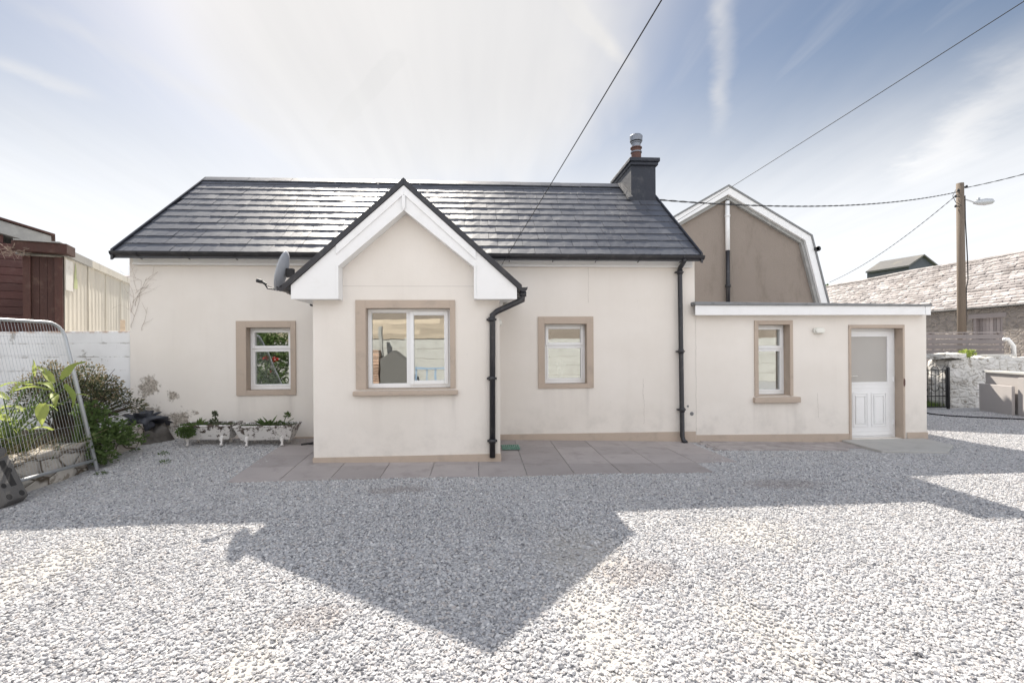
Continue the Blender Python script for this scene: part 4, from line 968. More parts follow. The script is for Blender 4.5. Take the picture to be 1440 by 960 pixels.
# dark barn beyond
dy = 46.; a1 = PY(1297, 361, dy); a2 = PY(1318, 377, dy); a3 = PY(1278, 374, dy); back = PY(1237, 371, 50.7)-a1; back.z = 0
ds = thing('farm_shed', (a1.x, dy, 0), 'dark corrugated gable shed rising above the barn ridge', 'shed')
mb = MB(); lo = -3.5; mb.prism([Vector((a3.x, dy, lo)), Vector((a2.x, dy, lo)), a2, a1, a3], back); mb.build('wall', 'farm', ds) if 'farm' in M else mb.build('wall', 'dishgrey', ds)
ds.children[0].data.materials[0] = mat('dark_corrugated', (.10, .11, .13), .7, .2, .5, 5, .2, dirt=(.2, .19, .18), dirt_amt=.5)
mb = MB(); mb.prism([a3+Vector((-.3, -.3, -.15)), a1+Vector((0, -.3, .1)), a1+Vector((0, -.3, .25)), a3+Vector((-.3, -.3, .05))], back*1.03); mb.prism([a1+Vector((0, -.3, .1)), a2+Vector((.3, -.3, -.2)), a2+Vector((.3, -.3, .0)), a1+Vector((0, -.3, .25))], back*1.03); mb.build('roof', mat('mossy_asbestos', (.17, .165, .16), .9, .3, .4, 4, .2, dirt=(.28, .26, .2), dirt_amt=.6), ds)

# ------------------------------------------------------------------ board fence, stone wall, grey wall, gate
fy = 6.; fx1 = PY(1412, 470, fy).x; fz1 = PY(1412, 469.5, fy).z; fz0 = PY(1302, 464, fy).z; fx0 = 13.2
bf = thing('board_fence', (fx0, fy, -.1), 'weathered grey fence of horizontal boards above the stone wall', 'fence')
mb = MB(); z = -.1; i = 0
while z < 2.0:
    h = .135; mb.hexa([(fx0, fy, z), (fx1, fy, z+(fz1-fz0)*.2), (fx1, fy+.02, z+(fz1-fz0)*.2), (fx0, fy+.02, z), (fx0, fy-.006, z+h), (fx1, fy-.006, z+h+(fz1-fz0)*.2), (fx1, fy+.02, z+h+(fz1-fz0)*.2), (fx0, fy+.02, z+h)], random.random()); z += h+.03
mb.build('board', 'greywood', bf)
for i in range(4): x = fx0+.1+(fx1-fx0-.2)*i/3; mb = MB(); mb.box(x-.05, x+.05, fy+.021, fy+.12, -.2, 2.05); mb.build('post', 'greywood', bf)
mb = MB(); mb.hexa([(fx0, fy-.03, z), (fx1+.03, fy-.03, z+.0), (fx1+.03, fy+.13, z), (fx0, fy+.13, z), (fx0, fy-.03, z+.03), (fx1+.03, fy-.03, z+.03), (fx1+.03, fy+.13, z+.03), (fx0, fy+.13, z+.03)]); mb.build('rail', 'greywood', bf)
def lump_wall(name, x0, x1, y0, y1, z0, z1, amt, m, res=.09, topn=.08, parent=None):
    """thick rubble wall with lumpy faces and an uneven top"""
    nx, ny, nz = max(2, int((x1-x0)/res)), max(2, int((y1-y0)/res)), max(2, int((z1-z0)/res)); mb = MB(); idx = {}; vs = []
    def vid(i, j, k):
        if (i, j, k) not in idx:
            x, y, z = x0+(x1-x0)*i/nx, y0+(y1-y0)*j/ny, z0+(z1-z0)*k/nz
            q = Vector((x, y, z)); nv = mnoise.noise_vector(q*4.)*amt+mnoise.noise_vector(q*11.)*amt*.35
            cell = mnoise.cell_vector(q*3.3)*amt*.8
            q2 = q+nv+Vector((cell.x-.4*amt, cell.y-.4*amt, 0))
            if k == nz: q2.z += topn*mnoise.noise(Vector((x*2, y*2, 5)))
            idx[(i, j, k)] = len(vs); vs.append(q2)
        return idx[(i, j, k)]
    fs = []
    for i in range(nx):
        for k in range(nz): fs.append((vid(i, 0, k), vid(i+1, 0, k), vid(i+1, 0, k+1), vid(i, 0, k+1))); fs.append((vid(i+1, ny, k), vid(i, ny, k), vid(i, ny, k+1), vid(i+1, ny, k+1)))
        for j in range(ny): fs.append((vid(i, j, nz), vid(i+1, j, nz), vid(i+1, j+1, nz), vid(i, j+1, nz)))
    for j in range(ny):
        for k in range(nz): fs.append((vid(0, j+1, k), vid(0, j, k), vid(0, j, k+1), vid(0, j+1, k+1))); fs.append((vid(nx, j, k), vid(nx, j+1, k), vid(nx, j+1, k+1), vid(nx, j, k+1)))
    mb.add(vs, fs); return mb.build(name, m, parent, smooth=True)
px0, px1 = PY(1337, 540, 4.3).x, PY(1386, 540, 4.3).x
tag(lump_wall('stone_wall', px0, px1+3.5, 4.35, 4.95, -.3, 1.28, .05, 'whitestone', topn=.16), 'whitewashed rubble stone wall end beside the black gate', 'wall')
mb = lump_wall('coping_stone', px0-.25, px0+.45, 4.25, 4.9, 1.27, 1.42, .05, 'whitestone'); tag(mb, 'flat whitewashed stone lying on end of the stone wall', 'stone')
tag(lump_wall('stone_wall', 11.2, PY(1303, 540, 5.).x+.75, 5.35, 5.7, -.3, 1.05, .05, 'whitestone', topn=.1), 'low whitewashed stone wall seen through the bars of the gate', 'wall')
def leaves(mb, c, rad, n, size, asp=1.8, up=.3, flat=0., droop=0.):
    c = Vector(c)
    for _ in range(n):
        while True:
            d = Vector((random.uniform(-1, 1), random.uniform(-1, 1), random.uniform(-1, 1)))
            if .15 < d.length < 1: break
        p = c+Vector((d.x*rad[0], d.y*rad[1], d.z*rad[2])); ax = (d.normalized()*.8+Vector((random.gauss(0, .5), random.gauss(0, .5), random.gauss(up, .4)-droop))).normalized()
        s = ax.cross(Vector((random.gauss(0, 1), random.gauss(0, 1), random.gauss(0, 1)))).normalized(); L = size*random.uniform(.6, 1.3); w = L/asp/2; nn = ax.cross(s)
        mb.add([p, p+ax*L*.5+s*w+nn*L*.08, p+ax*L, p+ax*L*.5-s*w+nn*L*.08], [(0, 1, 2, 3)], min(1, max(0, random.gauss(.5, .3))))
mb = MB(); leaves(mb, (px0+.65, 4.45, 1.42), (.2, .15, .08), 260, .07); tag(mb.build('moss_clump', 'lily'), 'small bright green tuft growing on top of the whitewashed stone wall', 'plant')
# grey rendered wall running towards the viewer
ga = PZ(1386, 577, -.12); gb = PZ(1440, 586, -.12); gd = (gb-ga); gd.z = 0; gd.normalize(); gn = Vector((gd.y, -gd.x, 0)); 
if gn.x < 0: gn = -gn
gt = PY(1388, 521, ga.y).z
gw = thing('rendered_wall', tuple(ga), 'smooth grey cement rendered wall with pilaster at right edge', 'wall')
mb = MB(); mb.obox(ga+Vector((0, 0, -.2)), gd*4, gn*.22, (0, 0, gt+.27)); mb.build('wall', 'render_grey', gw, bevel=.01)
q = ga+gd*1.15; mb = MB(); mb.obox(q-gn*.06+Vector((0, 0, -.2)), gd*.2, gn*.059, (0, 0, gt+.2)); mb.build('pilaster', 'render_grey', gw, bevel=.008)
mb = MB(); mb.obox(ga-gn*.05-gd*.03+Vector((0, 0, gt+.0701)), gd*4.1, gn*.32, (0, 0, .06)); mb.build('coping', 'concrete', gw, bevel=.01)
mb = MB(); mb.obox(ga-gn*.07+Vector((-.1, 0, -.2)), gd*1.1, gn*.069, (0, 0, gt-.02)); mb.build('panel', 'render_grey', gw, bevel=.01)
# white pipe behind
w0 = PY(1412, 477, 5.4); mb = MB(); mb.tube([w0, w0+Vector((.12, 0, .0)), PY(1425, 486, 5.4), PY(1427, 505, 5.4)-Vector((0, 0, .3))], .06, 10); tag(mb.build('white_pipe', 'upvc', smooth=True), 'bent white pipe at right end of the board fence', 'pipe')
a_ = PY(1385, 503, 5.1); b_ = PY(1424, 498, 5.1); mb = MB(); mb.box(a_.x, b_.x, 5.0, 5.4, -.2, b_.z); tag(mb.build('white_ledge', 'concrete', bevel=.01), 'pale concrete block ledge below the right end of the board fence', 'ledge')
# gate
gx0, gx1 = PZ(1290, 577, -.13).x, PY(1334.5, 560, 4.15).x; gyy = 4.15; gz0 = -.06; gz1 = PY(1330, 519, gyy).z
gate = thing('iron_gate', (gx1, gyy, -.12), 'black wrought iron garden gate with scroll top beside the whitewashed wall', 'gate')
mb = MB(); mb.box(gx1-.05, gx1, gyy-.03, gyy+.03, -.15, gz1+.06); mb.build('post', 'blackmetal', gate)
mb = MB(); mb.box(gx0, gx1-.06, gyy-.015, gyy+.015, gz0, gz0+.03); mb.box(gx0, gx1-.06, gyy-.015, gyy+.015, gz1-.04, gz1-.01); mb.box(gx0, gx1-.06, gyy-.015, gyy+.015, gz0+.3, gz0+.325); mb.box(gx1-.09, gx1-.06, gyy-.015, gyy+.015, gz0, gz1); mb.build('frame', 'blackmetal', gate)
nb = 8
for i in range(nb): x = gx0+.03+(gx1-.1-gx0)*i/nb; mb = MB(); mb.tube([(x, gyy, gz0+.02), (x, gyy, gz1-.02)], .009, 6); mb.build('bar', 'blackmetal', gate)
for i in range(3):
    cx = gx0+.25+i*.33
    for s_ in (-1, 1): mb = MB(); mb.tube([(cx+s_*(.02+.06*(1-math.cos(t_*.5))*.9+0), gyy, gz1+.05+.05*math.sin(t_)) for t_ in [k*.6 for k in range(9)]], .008, 6); mb.build('scroll', 'blackmetal', gate)
    mb = MB(); mb.tube([(cx+.11*math.cos(t_), gyy, gz0+.55+.11*math.sin(t_)) for t_ in [math.pi+k*.35 for k in range(10)]], .008, 6)
    mb.build('scroll', 'blackmetal', gate)
# grass beyond the gate
mb = MB()
for _ in range(5200):
    x, y = random.uniform(10.4, 13.6), random.uniform(4.45, 5.35); h = random.uniform(.06, .2); a_ = random.uniform(0, 6.28); z = ground_z(x, y)
    dx, dy_ = .006*math.cos(a_), .006*math.sin(a_); mb.add([(x-dx, y-dy_, z), (x+dx, y+dy_, z), (x+random.gauss(0, .03), y+random.gauss(0, .03), z+h)], [(0, 1, 2)], random.random())
tag(mb.build('grass', 'grass'), None, None, kind='stuff')
# hose
P = [PZ(px, py, -.09) for px, py in ((1296, 579), (1310, 582), (1335, 584.5), (1370, 586.5), (1405, 588), (1450, 590), (1500, 595))]
mb = MB(); mb.tube(P, .022, 8); tag(mb.build('garden_hose', 'cable', smooth=True), 'black hose lying across the gravel in front of the gate', 'hose')

# ------------------------------------------------------------------ small distant things
def tree(base, h, rad, label, n=1500, m='leaf', size=.25):
    t = thing('tree', tuple(base), label, 'tree'); base = Vector(base)
    mb = MB(); mb.tube([base, base+Vector((.1, 0, h*.45)), base+Vector((0, 0, h*.8))], [.22, .15, .06], 8)
    for k in range(6): a_ = k*1.05; mb.tube([base+Vector((.05, 0, h*.4)), base+Vector((math.cos(a_)*rad*.6, math.sin(a_)*rad*.6, h*(.6+.05*k)))], [.08, .02], 6)
    mb.build('trunk', 'bark', t)
    mb = MB()
    for k in range(14): a_ = random.uniform(0, 6.28); r_ = random.uniform(0, .7)*rad; leaves(mb, base+Vector((math.cos(a_)*r_, math.sin(a_)*r_, h*random.uniform(.55, .92))), (rad*.4, rad*.4, rad*.3), n//14, size)
    mb.build('crown', m, t); return t
q = PY(1158, 402, 36); tree((q.x, 36, -.1), q.z+.6, 1.6, 'green tree top just showing at the right foot of the gambrel roof')
q = PY(172, 372, 16)
fh = thing('distant_house', (q.x, 18, 0), 'distant slate roofed house showing between the cream shed wall and the cottage', 'house')
mb = MB(); mb.box(q.x-5, q.x+4, 16.3, 22, -.2, q.z-1.2); mb.build('wall', 'render_grey', fh)
mb = MB(); nc = 9
for c in range(nc):
    for (s0, s1, ee) in ((16., 19.2, 1), (22.4, 19.2, -1)):
        y0_, y1_ = s0+(s1-s0)*c/nc, s0+(s1-s0)*(c+1)/nc; z0_ = q.z-1.3+1.25*c/nc*1.; z1_ = q.z-1.3+1.25*(c+1)/nc
        mb.hexa([(q.x-5.2, y0_, z0_-.03), (q.x+4.2, y0_, z0_-.03), (q.x+4.2, y1_, z1_-.03), (q.x-5.2, y1_, z1_-.03), (q.x-5.2, y0_, z0_+.05), (q.x+4.2, y0_, z0_+.05), (q.x+4.2, y1_, z1_+.005), (q.x-5.2, y1_, z1_+.005)], random.random())
mb.build('roof', 'slab', fh)

# ------------------------------------------------------------------ left side: white wall, sheds
bw = thing('block_wall', (-8, .1, 0), 'whitewashed concrete block wall at left corner of the cottage', 'wall')
mb = MB(); mb.box(-13, XL-.03, .05, .27, -.2, 1.985); mb.build('wall', 'block', bw, bevel=.012)
# cream corrugated lean-to
s0, s1 = Vector((-7.32, .72, 0)), Vector((-8.95, 4.85, 0)); sd = (s1-s0).normalized(); sn = Vector((-sd.y, sd.x, 0))
if sn.x > 0: sn = -sn
zt_ = 3.46
ls = thing('container_shed', tuple(s0), 'narrow shed of cream corrugated panels with dark brown timber end behind the white wall', 'shed')
mb = MB(); L_ = (s1-s0).length; nr = int(L_/.2)
vs = []
for i in range(nr*4+1):
    t_ = i/(nr*4)*L_; ph = i % 4; dpt = (0, 0, .006, .006)[ph]; p = s0+sd*t_+sn*dpt; vs += [p+Vector((0, 0, -.2)), p+Vector((0, 0, zt_-.1))]
mb.add(vs, [(2*i, 2*i+2, 2*i+3, 2*i+1) for i in range(nr*4)]); mb.obox(s0+sn*.04+Vector((0, 0, -.2)), sd*L_, sn*.5, (0, 0, zt_+.1)); mb.build('wall', 'panel', ls)
for f_ in (0.26, .5, .74): mb = MB(); mb.obox(s0+sd*L_*f_-sn*.012+Vector((0, 0, -.2)), sd*.05, sn*.011, (0, 0, zt_+.08)); mb.build('cover_strip', 'panel', ls)
mb = MB(); mb.obox(s0-sn*.05+Vector((0, 0, zt_-.12)), sd*(L_*.28), sn*.7, (0, 0, .14)); mb.build('roof_edge', 'greyboard', ls)
mb = MB(); mb.obox(s0-sn*.05+sd*(L_*.28)+Vector((0, 0, zt_-.12)), sd*(L_*.72), sn*.7, (0, 0, .14)); mb.build('roof_edge', 'panel', ls, label='cream metal roof edge')
mb = MB(); e0 = s0-sd*.02
for i in range(5):
    mb.obox(e0+sn*(.01+i*.105)-sd*(.05 if i in (0, 4) else .02)+Vector((0, 0, -.2)), sn*.1, sd*.04, (0, 0, zt_+.05), random.random())
mb.obox(e0+sn*.0-sd*.06+Vector((0, 0, 1.9)), sn*.11, sd*.03, (0, 0, 1.4), .9)
mb.build('end_panel', 'brownwood', ls)
mb = MB(); mb.obox(s0-sd*.22-sn*.1+Vector((0, 0, zt_-.1)), sn*.72, sd*.4, (0, 0, .17)); mb.build('end_board', 'brownwood', ls, bevel=.006)
mb = MB(); mb.obox(s0-sd*.26-sn*.02+Vector((0, 0, zt_+.071)), sn*.6, sd*.44, (0, 0, .02)); mb.build('lead_cap', 'greyboard', ls)
mb = MB(); q = s0+sd*.42; pts = [(0, 2.82), (.17, 2.82), (.17, 3.0), (.13, 3.02), (.12, 3.22), (.08, 3.3), (.05, 3.16), (.02, 3.12)]
mb.prism([q+sd*a_-sn*.006+Vector((0, 0, z)) for a_, z in pts], sn*.002); mb.build('torn_sticker', 'paper', ls)
mb = MB(); mb.obox(s0-sn*.012+sd*.03+Vector((0, 0, 2.75)), sd*.32, sn*.01, (0, 0, .55)); mb.build('patch_board', 'upvc_old', ls)
mb = MB()   # twigs of a nest under the cap
for _ in range(40):
    c_ = s0-sd*.2+sn*random.uniform(.45, .75)+Vector((0, 0, zt_-.12+random.gauss(0, .04))); d_ = Vector((random.gauss(0, 1), random.gauss(0, .4), random.gauss(0, .45))).normalized()*random.uniform(.05, .16); mb.tube([c_-d_, c_, c_+d_+Vector((0, 0, -.01))], .003, 4)
tag(mb.build('twig_nest', 'vine'), 'dry twigs stuck under the roof cap of the brown timber shed end', 'twigs')
# maroon clad shed
m1 = Vector((-8.75, 2.0, 0)); md_ = Vector((-.777, -.63, 0)); mn = Vector((-.63, .777, 0))*1.0
ms = thing('maroon_shed', tuple(m1), 'maroon horizontally clad shed with grey sloping roof fascia at left edge', 'shed')
def mz(t): return 3.78+.27*t
mb = MB(); z = -.1; LL = 4.
while z < 5.2:
    h = .155; a_z = z
    x_end0 = 0.
    tt = max(0., (z+h-mz(0))/.27)      # clip under the sloping roof
    if tt < LL: mb.obox(m1+md_*tt+Vector((0, 0, z)), md_*(LL-tt), mn*.02, (0, 0, h-.008), random.random())
    z += h
mb.obox(m1+mn*.03+Vector((0, 0, -.1)), md_*LL, mn*2.5, (0, 0, mz(0)+.0)); mb.build('wall', 'maroon', ms, bevel=.004)
mb = MB(); r0 = m1-md_*.12-mn*.15
mb.hexa([r0+Vector((0, 0, mz(0)-.04)), r0+md_*LL+Vector((0, 0, mz(LL)-.04)), r0+md_*LL+mn*3+Vector((0, 0, mz(LL)-.04)), r0+mn*3+Vector((0, 0, mz(0)-.04)), r0+Vector((0, 0, mz(0)+.2)), r0+md_*LL+Vector((0, 0, mz(LL)+.2)), r0+md_*LL+mn*3+Vector((0, 0, mz(LL)+.2)), r0+mn*3+Vector((0, 0, mz(0)+.2))][::1])
mb.build('roof_fascia', 'greyboard', ms)
mb = MB(); r1 = r0-md_*.06-mn*.05
mb.hexa([r1+Vector((0, 0, mz(0)+.2)), r1+md_*LL+Vector((0, 0, mz(LL)+.2)), r1+md_*LL+mn*3+Vector((0, 0, mz(LL)+.2)), r1+mn*3+Vector((0, 0, mz(0)+.2)), r1+Vector((0, 0, mz(0)+.24)), r1+md_*LL+Vector((0, 0, mz(LL)+.24)), r1+md_*LL+mn*3+Vector((0, 0, mz(LL)+.24)), r1+mn*3+Vector((0, 0, mz(0)+.24))]); mb.build('roof_sheet', 'brownwood', ms)
mb = MB(); a_ = PY(173, 470, .5); mb.beam((a_.x, .5, 1.2), (a_.x-.04, .55, 2.2), .07, .03); mb.beam((a_.x+.1, .55, 1.2), (a_.x+.1, .6, 2.13), .06, .03); tag(mb.build('timber_offcut', 'wood'), 'sunlit timber offcut sticking up behind the white block wall', 'timber')

# ------------------------------------------------------------------ low planter walls (irregular whitewashed stones) + soil
def lump(mb, c, r, amt=.2, seg=10, tint=.5, seed=0):
    c = Vector(c); vs = [c+Vector((0, 0, r[2]))]; fs = []
    rn = seg//2
    def dis(d): return 1+amt*(mnoise.noise(d*1.6+Vector((seed, seed*.7, 0)))*1.3)
    pts = [Vector((0, 0, 1))]
    for i in range(1, rn):
        th_ = math.pi*i/rn
        for j in range(seg): pts.append(Vector((math.sin(th_)*math.cos(2*math.pi*j/seg), math.sin(th_)*math.sin(2*math.pi*j/seg), math.cos(th_))))
    pts.append(Vector((0, 0, -1)))
    def sq(d): # squarish stone
        q = Vector([math.copysign(abs(a)**.85, a) for a in d]); return q
    vs = [c+Vector([a*b for a, b in zip(sq(d)*dis(d), r)]) for d in pts]; n = len(pts)-1
    for j in range(seg): fs.append((0, 1+j, 1+(j+1) % seg)); fs.append((n, n-seg+(j+1) % seg, n-seg+j))
    for i in range(rn-2):
        for j in range(seg): a = 1+i*seg+j; b_ = 1+i*seg+(j+1) % seg; fs.append((a, a+seg, b_+seg, b_))
    mb.add(vs, fs, tint)
def planter(name, p0, p1, th, z1a, z1b, label, seed):
    random.seed(seed); p0, p1 = Vector(p0), Vector(p1); d = (p1-p0); L = d.length; d.normalize(); nrm = Vector((d.y, -d.x, 0)); mb = MB()
    zc = -.05
    core = p0
    for k, hgt in enumerate((.17, .14, .13)):
        x = -.02
        while x < L-.05:
            w = random.uniform(.16, .38); cz = zc+hgt/2
            ztop = z1a+(z1b-z1a)*x/L
            if cz+hgt/2 > ztop+.03: x += w; continue
            c = p0+d*(x+w/2)+Vector((0, 0, cz+random.uniform(-.01, .01)))
            # orient lumps along d : build axis aligned (the wall runs close to the y axis)
            lump(mb, c+nrm*random.uniform(-.02, .02), (th/2, w/2+.015, hgt/2+.015), .25, 12, random.random(), random.random()*50)
            x += w
        zc += hgt
    o = mb.build(name, 'whitestone', smooth=True); return tag(o, label, 'wall')
tag(lump_wall('planter_wall', -5.5, -5.14, -4.9, -1.62, -.1, .47, .055, 'planterstone', .075, .07), 'low whitewashed rubble planter wall behind the leaning mesh panel', 'wall')
for v in bpy.data.objects['planter_wall'].data.vertices: v.co.x += max(0, -1.9-v.co.y)*-.16
tag(lump_wall('planter_wall', -5.5, -5.2, -1.3, -.45, -.1, .5, .06, 'planterstone', .075, .08), 'low whitewashed planter wall segment nearest the cottage corner', 'wall')
mb = MB(); nxx, nyy = 14, 24
vs = [(-8+2.62*i/nxx, -5+4.95*j/nyy, .40+.06*mnoise.noise(Vector((i*.5, j*.5, 0)))+(-.3 if i == nxx else 0)) for j in range(nyy+1) for i in range(nxx+1)]
mb.add(vs, [(j*(nxx+1)+i, j*(nxx+1)+i+1, (j+1)*(nxx+1)+i+1, (j+1)*(nxx+1)+i) for j in range(nyy) for i in range(nxx)]); structure(mb.build('planting_bed', 'soil', smooth=True))
# boulder + dark plastic bundle in the corner
mb = MB(); b0 = PZ(212, 612, .2); lump(mb, (-5.2, -.3, .26), (.2, .2, .22), .9, 22, .5, 4.); mb.v = [(x+(z-.2)*-.35, y, z) for x, y, z in mb.v]; tag(mb.build('boulder', 'render_grey', smooth=True), 'grey boulder in the corner between planter and cottage wall', 'boulder').data.materials[0] = mat('dark_stone', (.12, .11, .1), .85, .3, 6, 40, .6, .02)
mb = MB(); lump(mb, (-5.36, -.22, .56), (.22, .17, .11), 1.4, 26, .5, 9.); tag(mb.build('plastic_bundle', 'tarp', smooth=True), 'crumpled dark plastic sheet lying on the boulder in the corner', 'plastic sheet')

# plants ------------------------------------------------------------
random.seed(21)
def stalk_leaf(mbs, mbl, base, tip, w, L, dirn, tint):
    """long stalk carrying a broad pointed blade"""
    base, tip, dirn = Vector(base), Vector(tip), Vector(dirn).normalized(); mid = base.lerp(tip, .5)+Vector((dirn.x*-.04, 0, .05)); mbs.tube([base, mid, tip], [.010, .008, .006], 6)
    s = dirn.cross(Vector((0, 0, 1))).normalized(); up = s.cross(dirn); n = 7; vs = []
    prof = [(.0-.18, .45), (.0, .85), (.18, 1.), (.4, .9), (.62, .62), (.82, .32), (1., .02)]
    for t_, ww in prof:
        c = tip+dirn*L*t_+up*(.12*math.sin(max(0, t_)*math.pi)*L-.15*L*max(0, t_)**2)
        for q in (-1, -.5, 0, .5, 1): vs.append(c+s*q*w/2*ww+up*abs(q)*w*.18)
    mbl.add(vs, [(i*5+j, i*5+j+1, (i+1)*5+j+1, (i+1)*5+j) for i in range(n-1) for j in range(4)], tint)
lily = thing('arum_lily', (-5.75, -2.3, .35), 'tall lime green broad leaved plant behind the leaning mesh panel', 'plant')
ms_, ml_ = MB(), MB()
cb = Vector((-5.72, -2.15, .38))
blades = [((93, 530), -2.0, (.8, -.1, .75), .34, .17), ((70, 535), -1.9, (-.5, .1, .45), .34, .15), ((55, 540), -2.0, (.9, -.3, -.25), .3, .15), ((38, 541), -2.2, (-1, -.2, -.02), .34, .10), ((28, 575), -2.2, (-1, 0, .1), .26, .12), ((92, 545), -2.1, (.35, 0, -.8), .28, .14), ((60, 572), -2.2, (.2, -.3, -.9), .26, .16), ((100, 558), -2.0, (.9, 0, .1), .24, .07), ((48, 525), -1.9, (-.1, .1, .9), .2, .05), ((75, 556), -2.0, (.5, -.5, -.4), .26, .12), ((5, 560), -2.3, (-.8, .1, .3), .3, .14), ((64, 548), -2.3, (-.6, -.5, .1), .28, .13), ((20, 550), -1.8, (.2, .6, .5), .25, .12)]
for (pxy, yy, dr, L, w) in blades:
    tp = PY(*pxy, yy); w *= .8; L *= .92; stalk_leaf(ms_, ml_, cb+Vector((random.uniform(-.2, .15), random.uniform(-.2, .25), 0)), tp, w, L, dr, random.uniform(.3, 1))
for _ in range(44):
    tp = cb+Vector((random.gauss(-.1, .25), random.gauss(0, .25), random.uniform(.25, .6))); stalk_leaf(ms_, ml_, cb+Vector((random.uniform(-.2, .15), random.uniform(-.2, .2), 0)), tp, random.uniform(.04, .09), random.uniform(.14, .26), (random.gauss(0, 1), random.gauss(0, 1), random.gauss(.1, .4)), random.random())
ms_.build('stem', 'stem', lily, smooth=True); ml_.build('foliage', 'lily', lily, smooth=True)
def twiggy(name, base, label, cat, blobs, n, size, m, asp, branches=14, stem='bark', m2=None):
    t = thing(name, base, label, cat); base = Vector(base); mb = MB(); ms = MB(); mb2 = MB()
    for (c, r) in blobs:
        c = Vector(c); leaves(mb, c, r, int(n*r[0]*r[2]*8), size, asp)
        if m2: leaves(mb2, c+Vector((0, 0, r[2]*.3)), r, int(n*r[0]*r[2]*3), size, asp)
        for k in range(branches):
            e = c+Vector((random.uniform(-1, 1)*r[0], random.uniform(-1, 1)*r[1], random.uniform(-1, 1)*r[2])); b0 = base+Vector((random.gauss(0, .05), random.gauss(0, .05), 0)); ms.tube([b0, b0.lerp(e, .5)+Vector((0, 0, .06)), e], [.012, .008, .003], 5)
    mb.build('foliage', m, t); ms.build('branch', stem, t)
    if m2: mb2.build('dry_foliage', m2, t)
    return t
def B_(px, py, y, r): return (PY(px, py, y), r)
twiggy('shrub', (-6.1, -.8, .4), 'dark evergreen shrub with brown dead sprays against the white wall', 'shrub',
       [B_(75, 545, -1.0, (.35, .25, .25)), B_(60, 560, -1.1, (.4, .3, .3)), B_(115, 530, -.8, (.3, .25, .18)), B_(118, 552, -.9, (.35, .25, .22)), B_(145, 545, -.8, (.25, .2, .16)), B_(165, 556, -.7, (.18, .15, .12)), B_(72, 518, -.9, (.16, .12, .08)), B_(190, 570, -.5, (.15, .1, .1)), B_(140, 565, -.9, (.3, .2, .16))], 1500, .045, 'darkleaf', 2.4, 16, m2='brownleaf')
twiggy('leafy_shrub', (-5.45, -1.4, .35), 'soft green leafy plant spilling over between the two planter walls', 'plant',
       [B_(140, 592, -1.35, (.22, .18, .14)), B_(150, 607, -1.4, (.2, .18, .16)), B_(138, 630, -1.6, (.14, .12, .2)), B_(165, 612, -1.3, (.2, .15, .14)), B_(186, 618, -.95, (.18, .15, .09)), B_(150, 640, -1.5, (.14, .12, .12)), B_(125, 580, -1.4, (.2, .15, .16)), B_(175, 598, -1.2, (.15, .1, .08))], 900, .055, 'leaf', 1.4, 10, 'stem')
mb = MB()
for _ in range(420):
    x, y = random.uniform(-6.6, -5.25), random.uniform(-3.4, -1.7); z = .34; h = random.uniform(.12, .42); tl = Vector((random.gauss(.05, .16), random.gauss(0, .14), h)); mb.tube([(x, y, z), Vector((x, y, z))+tl*.6, Vector((x, y, z))+tl+Vector((tl.x*.4, tl.y*.4, -.02))], [.003, .0025, .001], 4, random.random())
tag(mb.build('dry_grass', 'straw'), None, None, kind='stuff')
mb = MB()
for _ in range(900):
    x, y = random.uniform(-7.4, -5.2), random.uniform(-3.4, -.2); z = .33; h = random.uniform(.06, .2); mb.add([(x-.01, y, z), (x+.01, y, z), (x+random.gauss(0, .05), y+random.gauss(0, .05), z+h)], [(0, 1, 2)], random.random())
tag(mb.build('ground_cover', 'leaf'), None, None, kind='stuff')
# weeds in gravel
for i, (px, py) in enumerate(((232, 652), (190, 641), (230, 644), (143, 664))):
    q = PZ(px, py, .1); mb = MB(); leaves(mb, (q.x, q.y, ground_z(q.x, q.y)+.02), (.07, .05, .012), 45, .028); tag(mb.build('weed', 'leaf'), ('flat green weed tuft in gravel below the left trough', 'small weed tuft in gravel beside the planter foot', 'smallest weed tuft in gravel just behind the flat tuft', 'weed tuft at the foot of the mesh panel')[i], 'weed', 'weeds growing through the gravel')
# dead vine on the wall corner
mb = MB(); random.seed(5)
def vine(p, ang, L, r, depth, Y=-.012):
    pts = [Vector(p)]; a = ang; n = max(3, int(L/.05))
    for i in range(n):
        a += random.gauss(0, .16); q = pts[-1]+Vector((math.cos(a), 0, math.sin(a)))*.05; q.y = Y-.006*random.random(); pts.append(q)
        if depth > 0 and random.random() < .22: vine(q, a+random.choice((-1, 1))*random.uniform(.3, .9), L*.55, r*.7, depth-1, Y)
    mb.tube(pts, [r*.8*(1-.6*i/len(pts)) for i in range(len(pts))], 5)
q = PY(186, 465, 0); vine((q.x-.02, 0, q.z+.05), R(84), .8, .0032, 3); vine((q.x-.02, 0, q.z+.3), R(66), .55, .0028, 3); q = PY(190, 430, 0); vine((q.x, 0, q.z), R(80), .5, .004, 2); vine((q.x-.04, 0, q.z+.05), R(52), .4, .003, 3); q = PY(195, 465, 0); vine((q.x+.05, 0, q.z), R(75), .4, .003, 1)
vine((q.x-.05, 0, 2.6), R(30), .35, .003, 2)
tag(mb.build('dead_vine', 'vine'), 'bare dead vine stems clinging to top left corner of the cottage wall', 'vine')

